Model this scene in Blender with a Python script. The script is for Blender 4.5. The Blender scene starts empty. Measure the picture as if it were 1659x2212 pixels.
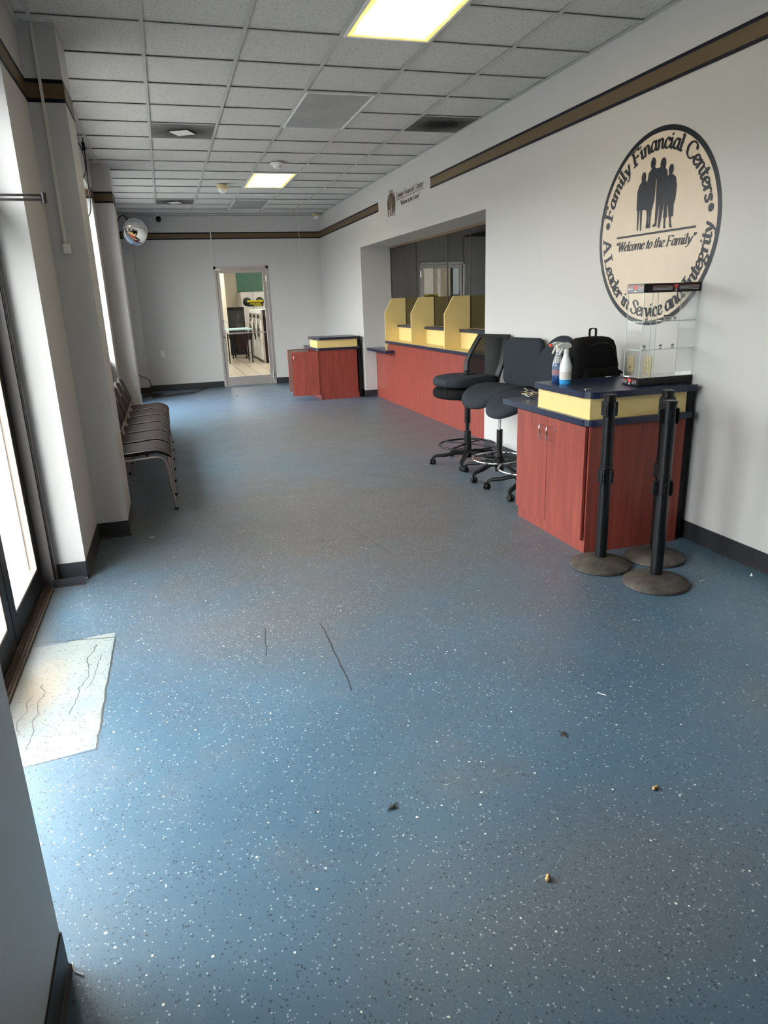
import bpy, bmesh, math, random
from mathutils import Vector, Matrix
random.seed(7)
PI = math.pi
S = bpy.context.scene
COL = S.collection

# ------------------------------------------------------------------ camera
CH = 1.5747          # camera height
ZC = 3.195           # ceiling height
XR = 3.124           # right wall
YF = 14.5            # far wall
YB = -6.0            # unseen wall behind the camera, set far back to cut bounce light
XW = -0.635          # left wall plane
XP = -0.425          # face of the left pillars
RM = [[0.9559023554672424, -0.29164336358065485, -0.03456638962257422],
      [-0.11708230802799971, -0.2704963966028775, -0.9555749225318209],
      [0.2693370007240265, 0.9174834319508013, -0.29271442078716414]]
cam_d = bpy.data.cameras.new('camera')
cam_d.sensor_fit = 'HORIZONTAL'
cam_d.sensor_width = 36.0
cam_d.lens = 36.0 * 1498.47 / 1659.0
cam_d.clip_start = 0.02
cam = bpy.data.objects.new('camera', cam_d)
COL.objects.link(cam)
m = Matrix.Identity(4)
for i in range(3):
    m[i][0] = RM[0][i]; m[i][1] = -RM[1][i]; m[i][2] = -RM[2][i]
m[2][3] = CH
cam.matrix_world = m
S.camera = cam

# ------------------------------------------------------------------ world, exposure
S.view_settings.view_transform = 'Standard'
S.view_settings.look = 'None'
S.view_settings.gamma = 1.0
S.view_settings.use_curve_mapping = False
S.view_settings.exposure = EXPO = 0.18
S.cycles.transparent_max_bounces = 40
SKY = 21.0            # radiance of the bright overcast sky
LAMP = 9.0           # radiance of a lit ceiling panel
w = bpy.data.worlds.new('sky'); S.world = w; w.use_nodes = True
wn = w.node_tree; wn.nodes.clear()
wo = wn.nodes.new('ShaderNodeOutputWorld'); bg = wn.nodes.new('ShaderNodeBackground')
tc = wn.nodes.new('ShaderNodeTexCoord'); sx = wn.nodes.new('ShaderNodeSeparateXYZ')
rp = wn.nodes.new('ShaderNodeValToRGB')
rp.color_ramp.elements[0].position = 0.0; rp.color_ramp.elements[0].color = (0.60, 0.60, 0.60, 1)
rp.color_ramp.elements[1].position = 0.45; rp.color_ramp.elements[1].color = (0.93, 0.965, 1.0, 1)
wn.links.new(tc.outputs['Generated'], sx.inputs[0]); wn.links.new(sx.outputs['Z'], rp.inputs[0])
wn.links.new(rp.outputs[0], bg.inputs[0]); bg.inputs[1].default_value = SKY
wn.links.new(bg.outputs[0], wo.inputs[0])
# ------------------------------------------------------------------ node helpers
class NT:
    def __init__(s, name):
        s.m = bpy.data.materials.new(name); s.m.use_nodes = True
        s.t = s.m.node_tree; s.t.nodes.clear()
        s.out = s.t.nodes.new('ShaderNodeOutputMaterial')
    def n(s, typ, **kw):
        nd = s.t.nodes.new('ShaderNode' + typ)
        for k, v in kw.items():
            if hasattr(nd, k): setattr(nd, k, v)
        return nd
    def set(s, sock, v):
        if hasattr(v, 'links') or isinstance(v, bpy.types.NodeSocket): s.t.links.new(v, sock)
        elif isinstance(v, (tuple, list)) and sock.type == 'RGBA' and len(v) == 3: sock.default_value = (*v, 1)
        else: sock.default_value = v
    def math(s, op, a, b=None, c=None, clamp=False):
        nd = s.n('Math', operation=op); nd.use_clamp = clamp
        s.set(nd.inputs[0], a)
        if b is not None: s.set(nd.inputs[1], b)
        if c is not None: s.set(nd.inputs[2], c)
        return nd.outputs[0]
    def mix(s, f, a, b):
        nd = s.n('Mix'); nd.data_type = 'RGBA'
        s.set(nd.inputs[0], f); s.set(nd.inputs[6], a); s.set(nd.inputs[7], b)
        return nd.outputs[2]
    def ramp(s, v, *st):
        nd = s.n('ValToRGB'); cr = nd.color_ramp
        while len(cr.elements) < len(st): cr.elements.new(0.5)
        for e, (p, c) in zip(cr.elements, st):
            e.position = p; e.color = (*c, 1) if isinstance(c, tuple) else (c, c, c, 1)
        s.set(nd.inputs[0], v); return nd.outputs[0]
    def coord(s, which='Object', scale=(1, 1, 1)):
        tc = s.n('TexCoord'); mp = s.n('Mapping'); mp.inputs['Scale'].default_value = scale
        s.t.links.new(tc.outputs[which], mp.inputs[0]); return mp.outputs[0]
    def pos(s, scale=(1, 1, 1)):
        g = s.n('NewGeometry'); mp = s.n('Mapping'); mp.inputs['Scale'].default_value = scale
        s.t.links.new(g.outputs['Position'], mp.inputs[0]); return mp.outputs[0]
    def noise(s, vec, scale=5, detail=3, rough=0.5):
        nd = s.n('TexNoise'); s.set(nd.inputs['Vector'], vec); nd.inputs['Scale'].default_value = scale
        nd.inputs['Detail'].default_value = detail; nd.inputs['Roughness'].default_value = rough
        return nd.outputs[0]
    def bump(s, h, strength=0.2, dist=0.01):
        nd = s.n('Bump'); nd.inputs['Strength'].default_value = strength; nd.inputs['Distance'].default_value = dist
        s.set(nd.inputs['Height'], h); return nd.outputs[0]
    def bsdf(s, col, rough=0.5, metal=0.0, spec=0.5, normal=None, **kw):
        b = s.n('BsdfPrincipled')
        s.set(b.inputs['Base Color'], col); s.set(b.inputs['Roughness'], rough); s.set(b.inputs['Metallic'], metal)
        s.set(b.inputs['Specular IOR Level'], spec)
        if normal is not None: s.set(b.inputs['Normal'], normal)
        for k, v in kw.items(): s.set(b.inputs[k.replace('_', ' ')], v)
        s.t.links.new(b.outputs[0], s.out.inputs[0]); return b

def simple(name, col, rough=0.5, metal=0.0, spec=0.5, var=0.06, bump=0.0, bscale=60):
    t = NT(name); v = t.pos()
    nz = t.noise(v, 9, 4)
    lo = tuple(max(0, c * (1 - var)) for c in col); hi = tuple(min(1, c * (1 + var)) for c in col)
    c = t.mix(nz, lo, hi)
    nrm = t.bump(t.noise(v, bscale, 3), bump, 0.004) if bump else None
    t.bsdf(c, rough, metal, spec, nrm)
    return t.m
M = {}
def wall_mat(name, col):
    t = NT(name); v = t.pos()
    big = t.noise(v, 0.8, 3); fine = t.noise(v, 220, 2)
    c = t.mix(t.math('MULTIPLY', big, 0.35), col, tuple(x * 0.93 for x in col))
    sc = t.noise(t.pos((1, 1, 0.25)), 5, 6, 0.65)
    c = t.mix(t.ramp(sc, (0.66, 0.0), (0.80, 0.22)), c, tuple(x * 0.72 for x in col))
    t.bsdf(c, 0.42, 0, 0.35, t.bump(fine, 0.12, 0.002)); return t.m
M['wall'] = wall_mat('wall_paint', (0.52, 0.50, 0.487))
M['lowbounce'] = wall_mat('low_bounce_wall', (0.12, 0.115, 0.11))  # unseen back wall, darkened so camera-facing sides get less bounce light
M['base'] = simple('vinyl_base', (0.024, 0.024, 0.028), 0.45, spec=.3, bump=0.05)
M['navyline'] = simple('navy_paint', (0.005, 0.006, 0.014), 0.5, spec=.2)
M['gold'] = simple('gold_paint', (0.105, 0.064, 0.025), 0.45)
M['navy'] = simple('navy_laminate', (0.010, 0.016, 0.043), 0.28, var=0.1)
M['cream'] = simple('cream_laminate', (0.72, 0.54, 0.22), 0.38, var=0.05)
M['black'] = simple('black_plastic', (0.007, 0.007, 0.008), 0.48, spec=0.22, bump=0.1, bscale=300)
M['blackgloss'] = simple('black_enamel', (0.006, 0.006, 0.007), 0.28, spec=0.3)
M['bronze'] = simple('bronze_frame', (0.010, 0.008, 0.008), 0.4, spec=.2)
M['bronzelight'] = simple('bronze_post', (0.10, 0.085, 0.08), 0.5)
M['bead'] = simple('glazing_bead', (0.45, 0.36, 0.28), 0.4)
M['alu'] = simple('aluminium', (0.50, 0.46, 0.44), 0.38, 0.7)
M['chrome'] = simple('chrome', (0.8, 0.8, 0.8), 0.12, 1.0)
M['steel'] = simple('chair_steel', (0.36, 0.34, 0.32), 0.35, 0.85)
M['vinyl'] = simple('brown_vinyl', (0.026, 0.018, 0.016), 0.60, spec=.12, bump=0.25, bscale=90)
M['fabric'] = simple('charcoal_fabric', (0.022, 0.027, 0.034), 0.9, spec=0.2, bump=0.5, bscale=420)
M['blackfabric'] = simple('black_fabric', (0.006, 0.006, 0.007), 0.95, spec=0.15, bump=0.6, bscale=300)
M['white'] = simple('white_plastic', (0.75, 0.74, 0.70), 0.35)
M['whitegrey'] = simple('painted_raceway', (.62, .60, .54), .45)
M['whitemetal'] = simple('white_enamel', (0.80, 0.80, 0.80), 0.3)
M['almond'] = simple('almond_plastic', (0.62, 0.52, 0.30), 0.35)
M['slot'] = simple('dark_slot', (0.02, 0.015, 0.01), 0.6)
M['red'] = simple('red_plastic', (0.75, 0.07, 0.05), 0.35)
M['dirtybase'] = None
def wood(name, col, dark):
    t = NT(name)
    v = t.pos((14, 14, 0.9)); n1 = t.noise(v, 2.0, 6, 0.6)
    v2 = t.pos((90, 90, 2.2)); n2 = t.noise(v2, 1.6, 4, 0.6)
    f = t.math('ADD', t.math('MULTIPLY', n1, 0.65), t.math('MULTIPLY', n2, 0.35))
    c = t.ramp(f, (0.32, dark), (0.50, tuple((a + b) / 2 for a, b in zip(col, dark))), (0.66, col))
    t.bsdf(c, 0.38, 0, 0.3, t.bump(n2, 0.06, 0.002)); return t.m
M['wood'] = wood('cherry_laminate', (0.30, 0.063, 0.045), (0.16, 0.031, 0.023))
def dusty():
    t = NT('dusty_black_rubber'); v = t.pos()
    n1 = t.noise(v, 9, 6, 0.7)
    c = t.ramp(n1, (0.35, (0.030, 0.025, 0.022)), (0.7, (0.085, 0.072, 0.060)))
    t.bsdf(c, 0.6, 0, 0.3, t.bump(t.noise(v, 120, 3), 0.2, 0.002)); return t.m
M['dirtybase'] = dusty()
def glass(name, tint, ior=1.45, rough=0.0):
    t = NT(name)
    fr = t.n('Fresnel'); ge = t.n('NewGeometry')
    t.t.links.new(t.math('MULTIPLY_ADD', ge.outputs['Backfacing'], 1 / ior - ior, ior), fr.inputs['IOR'])
    tr = t.n('BsdfTransparent'); tr.inputs[0].default_value = (*tint, 1)
    gl = t.n('BsdfGlossy'); gl.inputs['Roughness'].default_value = rough; gl.inputs[0].default_value = (1, 1, 1, 1)
    mx = t.n('MixShader'); t.t.links.new(fr.outputs[0], mx.inputs[0])
    t.t.links.new(tr.outputs[0], mx.inputs[1]); t.t.links.new(gl.outputs[0], mx.inputs[2])
    t.t.links.new(mx.outputs[0], t.out.inputs[0]); return t.m
M['glass'] = glass('clear_glass', (0.95, 0.97, 0.96))
M['caseglass'] = glass('case_glass', (0.985, 0.99, 0.987), 1.22)
M['tint'] = glass('tinted_security_glass', (0.30, 0.28, 0.25), 1.8)
M['mesh'] = None
def meshfab():
    t = NT('chair_mesh_fabric'); v = t.coord('Object', (1, 1, 1))
    ck = t.n('TexChecker'); ck.inputs['Scale'].default_value = 500; t.t.links.new(v, ck.inputs[0])
    tr = t.n('BsdfTransparent'); df = t.n('BsdfDiffuse'); df.inputs[0].default_value = (0.012, 0.012, 0.013, 1)
    mx = t.n('MixShader'); f = t.math('MULTIPLY_ADD', ck.outputs[1], 0.03, 0.94)
    t.t.links.new(f, mx.inputs[0]); t.t.links.new(tr.outputs[0], mx.inputs[1]); t.t.links.new(df.outputs[0], mx.inputs[2])
    t.t.links.new(mx.outputs[0], t.out.inputs[0]); return t.m
M['mesh'] = meshfab()
def emit(name, col, strength):
    t = NT(name); e = t.n('Emission'); e.inputs[0].default_value = (*col, 1); e.inputs[1].default_value = strength
    t.t.links.new(e.outputs[0], t.out.inputs[0]); return t.m

def lamp_mat(strength):
    t = NT('lit_prismatic_diffuser'); P = t.coord('Object'); sp = t.n('SeparateXYZ'); t.t.links.new(P, sp.inputs[0])
    ex = t.math('SUBTRACT', .275, t.math('ABSOLUTE', sp.outputs[0])); ey = t.math('SUBTRACT', .58, t.math('ABSOLUTE', sp.outputs[1]))
    d = t.math('MINIMUM', ex, ey)
    d = t.math('ADD', d, t.math('MULTIPLY_ADD', t.noise(t.pos(), 6, 3), .06, -.03))
    c = t.ramp(t.math('MULTIPLY', d, 8.0, clamp=True), (0.15, (.62, .50, .13)), (0.55, (1.0, .84, .46)))
    e = t.n('Emission'); t.t.links.new(c, e.inputs[0])
    t.set(e.inputs[1], t.math('MULTIPLY_ADD', t.math('MULTIPLY', d, 8.0, clamp=True), strength - 1.4, 1.4))
    t.t.links.new(e.outputs[0], t.out.inputs[0]); return t.m
def floor_mat():
    t = NT('flaked_epoxy_floor'); P = t.pos()
    sep = t.n('SeparateXYZ'); t.t.links.new(P, sep.inputs[0]); X, Y = sep.outputs[0], sep.outputs[1]
    wob = t.math('MULTIPLY_ADD', t.noise(P, 7, 4), 0.05, -0.025)
    def seg(x1, y1, x2, y2, wd, wobs=1.0):
        dx, dy = x2 - x1, y2 - y1; L2 = dx * dx + dy * dy
        px = t.math('ADD', t.math('SUBTRACT', X, x1), t.math('MULTIPLY', wob, wobs)); py = t.math('SUBTRACT', Y, y1)
        h = t.math('DIVIDE', t.math('ADD', t.math('MULTIPLY', px, dx), t.math('MULTIPLY', py, dy)), L2, clamp=True)
        ex = t.math('SUBTRACT', px, t.math('MULTIPLY', h, dx)); ey = t.math('SUBTRACT', py, t.math('MULTIPLY', h, dy))
        d = t.math('SQRT', t.math('ADD', t.math('MULTIPLY', ex, ex), t.math('MULTIPLY', ey, ey)))
        return t.math('LESS_THAN', d, wd)
    def blob(cx, cy, rx, ry):
        a = t.math('DIVIDE', t.math('SUBTRACT', X, cx), rx); b = t.math('DIVIDE', t.math('SUBTRACT', Y, cy), ry)
        d = t.math('SQRT', t.math('ADD', t.math('MULTIPLY', a, a), t.math('MULTIPLY', b, b)))
        d = t.math('ADD', d, t.math('MULTIPLY_ADD', t.noise(P, 2.2, 5, 0.6), 1.2, -0.6))
        return t.math('SUBTRACT', 1.35, d, clamp=True)
    base = t.mix(t.ramp(t.noise(P, 1.1, 4, 0.55), (0.35, 0.0), (0.65, 1.0)), (0.048, 0.097, 0.142), (0.068, 0.119, 0.164))
    # grey-brown worn traffic areas
    wear = t.math('MAXIMUM', blob(1.1, 5.0, 1.7, 2.1), t.math('MULTIPLY', blob(1.9, 8.5, 1.7, 3.0), 0.9))
    wear = t.math('MAXIMUM', wear, t.math('MULTIPLY', blob(0.35, 3.35, 0.8, 0.55), 0.7))
    wear = t.math('MAXIMUM', wear, t.math('MULTIPLY', blob(1.0, 1.25, 0.7, 0.35), 0.55))
    wear = t.math('MAXIMUM', wear, t.math('MULTIPLY', t.ramp(t.noise(P, 1.7, 6, 0.6), (0.52, 0.0), (0.72, 1.0)), 0.45))
    col = t.mix(wear, base, (0.104, 0.099, 0.102))
    # lavender-blue reflection at the far end, painted into the colour
    col = t.mix(t.math('MULTIPLY', blob(1.2, 12.3, 2.2, 1.6), 0.5), col, (0.095, 0.140, 0.235))
    # pale repaired slab in front of the entrance
    jx = t.math('ADD', X, t.math('MULTIPLY', wob, 0.5))
    jy = t.math('ADD', Y, t.math('ADD', t.math('MULTIPLY', wob, 0.8), t.math('MULTIPLY', X, -0.10)))
    patch = t.math('MULTIPLY', t.math('LESS_THAN', jx, -0.43), t.math('MULTIPLY', t.math('GREATER_THAN', jy, 2.51), t.math('LESS_THAN', jy, 3.52)))
    pcol = t.mix(t.ramp(t.noise(P, 4, 5, 0.6), (0.4, 0.0), (0.62, 1.0)), (0.235, 0.255, 0.235), (0.19, 0.22, 0.225))
    pcol = t.mix(blob(-0.72, 3.0, 0.10, 0.25), pcol, (0.22, 0.17, 0.115))
    col = t.mix(patch, col, pcol)
    # decorative flakes
    def flakes(scale, th, r, seed):
        mp = t.n('Mapping'); mp.inputs['Location'].default_value = (seed, seed * 1.7, 0); t.t.links.new(P, mp.inputs[0])
        vo = t.n('TexVoronoi'); vo.inputs['Scale'].default_value = scale; t.t.links.new(mp.outputs[0], vo.inputs['Vector'])
        sc = t.n('SeparateColor'); t.t.links.new(vo.outputs['Color'], sc.inputs[0])
        rr = t.math('MULTIPLY', sc.outputs[1], r)
        ok = t.math('MULTIPLY', t.math('LESS_THAN', sc.outputs[0], th), t.math('LESS_THAN', vo.outputs['Distance'], t.math('ADD', rr, r * 0.45)))
        return ok, sc.outputs[2]
    dens = t.math('MULTIPLY', t.ramp(t.noise(P, 2.6, 4, 0.6), (0.30, 0.35), (0.70, 1.0)), t.math('MULTIPLY_ADD', patch, -0.75, 1.0))
    f1, _ = flakes(145, 0.085, 0.36, 0.0); f2, _ = flakes(140, 0.14, 0.36, 3.3); f3, _ = flakes(75, 0.022, 0.24, 9.1); f4, _ = flakes(260, 0.10, 0.42, 5.1); f5, _ = flakes(210, 0.22, 0.42, 12.7)
    g = t.math('GREATER_THAN', dens, 0.55)
    col = t.mix(t.math('MULTIPLY', f2, 0.85), col, (0.014, 0.022, 0.030))
    col = t.mix(t.math('MULTIPLY', f5, t.math('MULTIPLY_ADD', wear, 0.6, 0.08)), col, (0.035, 0.038, 0.038))
    col = t.mix(t.math('MULTIPLY', t.math('MULTIPLY', f1, dens), 0.9), col, (0.46, 0.50, 0.49))
    col = t.mix(t.math('MULTIPLY', f3, g), col, (0.66, 0.66, 0.60))
    col = t.mix(t.math('MULTIPLY', t.math('MULTIPLY', f4, wear), 0.6), col, (0.50, 0.50, 0.48))
    # scuffs
    sc1 = t.ramp(t.noise(t.pos((1.2, 9, 1)), 1.4, 6, 0.7), (0.64, 0.0), (0.74, 0.35))
    col = t.mix(t.math('MULTIPLY', sc1, blob(0.2, 2.9, 0.9, 0.35)), col, (0.06, 0.07, 0.075))
    # cracks and joints
    cr = None
    for a in [(0.582, 3.20, 0.575, 2.53, 0.0035, 0.6), (0.30, 3.25, 0.27, 2.95, 0.0025, 0.6), (-0.81, 3.50, -0.42, 3.42, 0.004, 0.2),
              (-0.425, 3.40, -0.435, 2.46, 0.0045, 0.5), (-0.435, 2.46, -0.72, 2.43, 0.003, 0.6), (-0.52, 3.37, -0.55, 2.75, 0.0025, 2.2),
              (-0.47, 3.25, -0.51, 2.95, 0.002, 2.0), (-0.70, 3.05, -0.68, 2.55, 0.0025, 2.2), (-0.74, 2.95, -0.76, 2.55, 0.0025, 2.4),
              (1.15, 8.1, 2.6, 8.0, 0.004, 0.4), (1.5, 5.6, 1.75, 5.05, 0.003, 1.0), (1.1, 4.75, 1.22, 4.05, 0.0025, 1.0),
              (0.75, 4.5, 1.35, 4.35, 0.003, 0.6), (1.6, 6.3, 2.1, 5.6, 0.003, 1.0)]:
        s_ = seg(*a); cr = s_ if cr is None else t.math('MAXIMUM', cr, s_)
    col = t.mix(t.math('MULTIPLY', cr, 0.85), col, (0.018, 0.018, 0.018))
    # dirt along the threshold
    th = t.ramp(t.math('ADD', X, t.math('MULTIPLY', t.noise(P, 9, 5, 0.7), 0.05)), (0.0, 0.0), (1.0, 1.0))
    dirt = t.math('MULTIPLY', t.math('SUBTRACT', -0.70, t.math('ADD', X, t.math('MULTIPLY', wob, 2.0)), clamp=True), 6.0, clamp=True)
    col = t.mix(t.math('MULTIPLY', dirt, 0.6), col, (0.09, 0.07, 0.05))
    hgt = t.math('ADD', t.noise(P, 160, 4, 0.6), t.math('MULTIPLY', t.noise(P, 14, 3), 1.5))
    nrm = t.bump(hgt, 0.30, 0.0016)
    rough = t.math('MULTIPLY_ADD', t.noise(P, 3.3, 5, 0.6), 0.14, 0.285)
    rough = t.math('MULTIPLY_ADD', wear, 0.08, rough)
    t.bsdf(col, rough, 0, 0.58, nrm); return t.m
M['floor'] = floor_mat()

def tile_mat():
    t = NT('acoustic_ceiling_tile'); P = t.pos()
    sp = t.noise(P, 85, 3, 0.65); worm = t.noise(t.pos((1, 1.0, 1)), 60, 2, 0.5)
    c = t.mix(t.ramp(sp, (0.56, 0.0), (0.64, 0.65)), (0.60, 0.585, 0.565), (0.26, 0.25, 0.24))
    # tile to tile tone
    mp = t.n('Mapping'); mp.inputs['Location'].default_value = (-0.07, -4.99, 0); t.t.links.new(P, mp.inputs[0])
    mp2 = t.n('Mapping'); mp2.inputs['Scale'].default_value = (1 / 0.61, 1 / 0.61, 0); t.t.links.new(mp.outputs[0], mp2.inputs[0])
    fl = t.n('VectorMath', operation='FLOOR'); t.t.links.new(mp2.outputs[0], fl.inputs[0])
    wn_ = t.n('TexWhiteNoise'); t.t.links.new(fl.outputs[0], wn_.inputs[0])
    c = t.mix(t.math('MULTIPLY', wn_.outputs[0], 0.12), c, (0.50, 0.47, 0.44))
    t.bsdf(c, 0.9, 0, 0.15, t.bump(worm, 0.3, 0.004)); return t.m
M['tile'] = tile_mat()
M['tbar'] = simple('ceiling_grid_paint', (0.47, 0.46, 0.44), 0.5)

# ------------------------------------------------------------------ mesh helpers
class MB:
    def __init__(s): s.b = bmesh.new()
    def box(s, x0, x1, y0, y1, z0, z1, bev=0.0, seg=2):
        r = bmesh.ops.create_cube(s.b, size=1.0); vs = r['verts']
        for v in vs:
            v.co = Vector((x0 + (v.co.x + .5) * (x1 - x0), y0 + (v.co.y + .5) * (y1 - y0), z0 + (v.co.z + .5) * (z1 - z0)))
        if bev > 0:
            es = list({e for v in vs for e in v.link_edges})
            bmesh.ops.bevel(s.b, geom=es, offset=bev, segments=seg, profile=0.5, affect='EDGES')
        return s
    def obox(s, c, sz, rot=(0, 0, 0), bev=0.0):
        k = MB(); k.box(-sz[0] / 2, sz[0] / 2, -sz[1] / 2, sz[1] / 2, -sz[2] / 2, sz[2] / 2, bev)
        from mathutils import Euler
        mt = Matrix.Translation(c) @ Euler(rot).to_matrix().to_4x4()
        s.merge(k, mt); return s
    def merge(s, k, mt=None):
        if mt is not None: bmesh.ops.transform(k.b, matrix=mt, verts=k.b.verts)
        me = bpy.data.meshes.new('tmp'); k.b.to_mesh(me); s.b.from_mesh(me); bpy.data.meshes.remove(me); k.b.free(); return s
    def quad(s, *p):
        s.b.faces.new([s.b.verts.new(q) for q in p]); return s
    def prism(s, pts, axis, a, b):
        """polygon pts (2-D) extruded along axis ('x','y','z') from a to b"""
        def mk(p, t):
            return {'x': (t, p[0], p[1]), 'y': (p[0], t, p[1]), 'z': (p[0], p[1], t)}[axis]
        lo = [s.b.verts.new(mk(p, a)) for p in pts]; hi = [s.b.verts.new(mk(p, b)) for p in pts]
        n = len(pts)
        s.b.faces.new(lo); s.b.faces.new(hi)
        for i in range(n): s.b.faces.new([lo[i], lo[(i + 1) % n], hi[(i + 1) % n], hi[i]])
        return s
    def tube(s, pts, r, n=10, cap=True, closed=False):
        pts = [Vector(p) for p in pts]; rings = []; N = len(pts); up = None
        for i, p in enumerate(pts):
            if closed: d = pts[(i + 1) % N] - pts[i - 1]
            else: d = pts[min(i + 1, N - 1)] - pts[max(i - 1, 0)]
            d.normalize()
            if up is None:
                up = Vector((0, 0, 1)) if abs(d.z) < 0.9 else Vector((1, 0, 0))
            u = (up - d * up.dot(d)).normalized(); up = u; v = d.cross(u)
            rr = r[i] if isinstance(r, (list, tuple)) else r
            rings.append([s.b.verts.new(p + (u * math.cos(2 * PI * k / n) + v * math.sin(2 * PI * k / n)) * rr) for k in range(n)])
        m_ = N if closed else N - 1
        for i in range(m_):
            A, B = rings[i], rings[(i + 1) % N]
            for k in range(n): s.b.faces.new([A[k], A[(k + 1) % n], B[(k + 1) % n], B[k]])
        if cap and not closed: s.b.faces.new(rings[0]); s.b.faces.new(rings[-1][::-1])
        return s
    def lathe(s, prof, c=(0, 0, 0), n=32, axis='z'):
        """prof: list of (radius, height)"""
        c = Vector(c); rings = []
        def mk(r, h, a):
            q = {'z': (r * math.cos(a), r * math.sin(a), h), 'y': (r * math.cos(a), h, r * math.sin(a)), 'x': (h, r * math.cos(a), r * math.sin(a))}[axis]
            return c + Vector(q)
        for r, h in prof:
            if r < 1e-6: rings.append([s.b.verts.new(mk(0, h, 0))])
            else: rings.append([s.b.verts.new(mk(r, h, 2 * PI * k / n)) for k in range(n)])
        for A, B in zip(rings, rings[1:]):
            for k in range(n):
                k2 = (k + 1) % n
                if len(A) == 1 and len(B) == 1: continue
                if len(A) == 1: s.b.faces.new([A[0], B[k], B[k2]])
                elif len(B) == 1: s.b.faces.new([A[k], A[k2], B[0]])
                else: s.b.faces.new([A[k], A[k2], B[k2], B[k]])
        for R_ in (rings[0], rings[-1]):
            if len(R_) > 2:
                try: s.b.faces.new(R_)
                except ValueError: pass
        return s
    def loft(s, rings):
        vs = [[s.b.verts.new(p) for p in r] for r in rings]; n = len(vs[0])
        for A, B in zip(vs, vs[1:]):
            for k in range(n): s.b.faces.new([A[k], A[(k + 1) % n], B[(k + 1) % n], B[k]])
        s.b.faces.new(vs[0]); s.b.faces.new(vs[-1]); return s
    def build(s, name, mat, parent=None, smooth=False, loc=None, angle=40):
        bmesh.ops.recalc_face_normals(s.b, faces=s.b.faces)
        me = bpy.data.meshes.new(name); 
        if loc is not None:
            bmesh.ops.translate(s.b, verts=s.b.verts, vec=-Vector(loc))
        s.b.to_mesh(me); s.b.free()
        for k_, mm in enumerate(mat if isinstance(mat, list) else [mat]): me.materials.append(mm)
        if smooth:
            for p in me.polygons: p.use_smooth = True
            try: me.set_sharp_from_angle(angle=math.radians(angle))
            except Exception: pass
        o = bpy.data.objects.new(name, me); COL.objects.link(o)
        if loc is not None: o.location = loc
        if parent is not None: o.parent = parent
        return o
def struct(o): o['kind'] = 'structure'; return o
def tag(o, label, cat, group=None):
    o['label'] = label; o['category'] = cat
    if group: o['group'] = group
    return o
def thing(name, label, cat, loc=(0, 0, 0), rz=0.0, group=None):
    o = bpy.data.objects.new(name, None); COL.objects.link(o); o.empty_display_size = 0.1
    o.location = loc; o.rotation_euler = (0, 0, rz); return tag(o, label, cat, group)
def copy_tree(o, parent=None):
    c = o.copy(); COL.objects.link(c)
    if parent is not None: c.parent = parent
    for ch in list(o.children): copy_tree(ch, c)
    return c
def rrect(w, h, r, n=6, cx=0, cy=0):
    pts = []
    for (sx_, sy_, a0) in ((1, 1, 0), (-1, 1, 90), (-1, -1, 180), (1, -1, 270)):
        for k in range(n + 1):
            a = math.radians(a0 + 90 * k / n)
            pts.append((cx + sx_ * (w / 2 - r) + r * math.cos(a), cy + sy_ * (h / 2 - r) + r * math.sin(a)))
    return pts

# ================================================================== STRUCTURE
T0 = -0.12
b = MB(); b.box(-1.0, 3.9, YB - .2, YF + .15, T0, 0.0); struct(b.build('floor', M['floor']))
ZT = ZC + .012
b = MB(); b.box(-1.0, 3.9, YB - .2, YF + .15, ZT, ZC + .2); struct(b.build('ceiling', M['tile']))
# suspended grid: bars and wall angles
b = MB()
for k in range(-1, 6):
    x = 0.07 + .61 * k
    if x < XR - .03: b.box(x - .012, x + .012, YB, YF, ZC, ZC + .004)
bd = MB()
for j in range(-14, 17):
    y = 4.99 + .61 * j
    if YB < y < YF:
        for k in range(-2, 5):
            xa, xb = 0.07 + .61 * k + .012, 0.07 + .61 * (k + 1) - .012
            b.box(max(xa, XW), min(xb, XR), y - .011, y + .011, ZC + .001, ZC + .005)
            bd.box(max(xa, XW), min(xb, XR), y + .011, y + .017, ZC + .004, ZC + .011)  # dark strip standing in for the shadow gap beside each cross bar
b.box(XR - .024, XR, YB, YF, ZC - .001, ZC + .004)
b.box(XW, XR, YF - .024, YF, ZC - .001, ZC + .004)
b.box(XW, XW + .024, YB, YF, ZC - .001, ZC + .004)
gr_ = struct(b.build('trim_1', M['tbar'])); bd.build('tile_gap_shade', M['slot'], gr_)

NY0, NY1, NZ = 6.73, 11.45, 2.385     # teller niche opening
XGL = 3.62
b = MB()
b.box(XR, 3.9, YB, NY0, T0, ZC + .1)
b.box(XR, 3.9, NY1, YF, T0, ZC + .1)
b.box(XR, 3.9, NY0, NY1, NZ, ZC + .1)
b.box(XGL, 3.9, NY0, NY1, T0, 1.15)
struct(b.build('wall_right', M['wall']))
# dim office behind the security glass
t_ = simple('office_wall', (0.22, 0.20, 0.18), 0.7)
b = MB()
b.box(3.9, 6.2, 5.9, 6.0, 0, 2.8); b.box(3.9, 6.2, 12.4, 12.5, 0, 2.8); b.box(6.2, 6.3, 5.9, 12.5, 0, 2.8)
b.box(3.9, 6.3, 5.9, 12.5, 2.8, 2.9); b.box(3.9, 6.3, 5.9, 12.5, -.1, 0)
struct(b.build('wall_office', t_))

DX0, DX1, DZ = 0.998, 2.055, 2.29
b = MB()
b.box(-1.0, DX0, YF, YF + .15, T0, ZC + .1); b.box(DX1, 3.9, YF, YF + .15, T0, ZC + .1); b.box(DX0, DX1, YF, YF + .15, DZ, ZC + .1)
struct(b.build('wall_far', M['wall']))
b = MB(); b.box(-1.0, 3.9, YB - .15, YB, T0, ZC + .1); struct(b.build('wall_back', M['lowbounce']))

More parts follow.
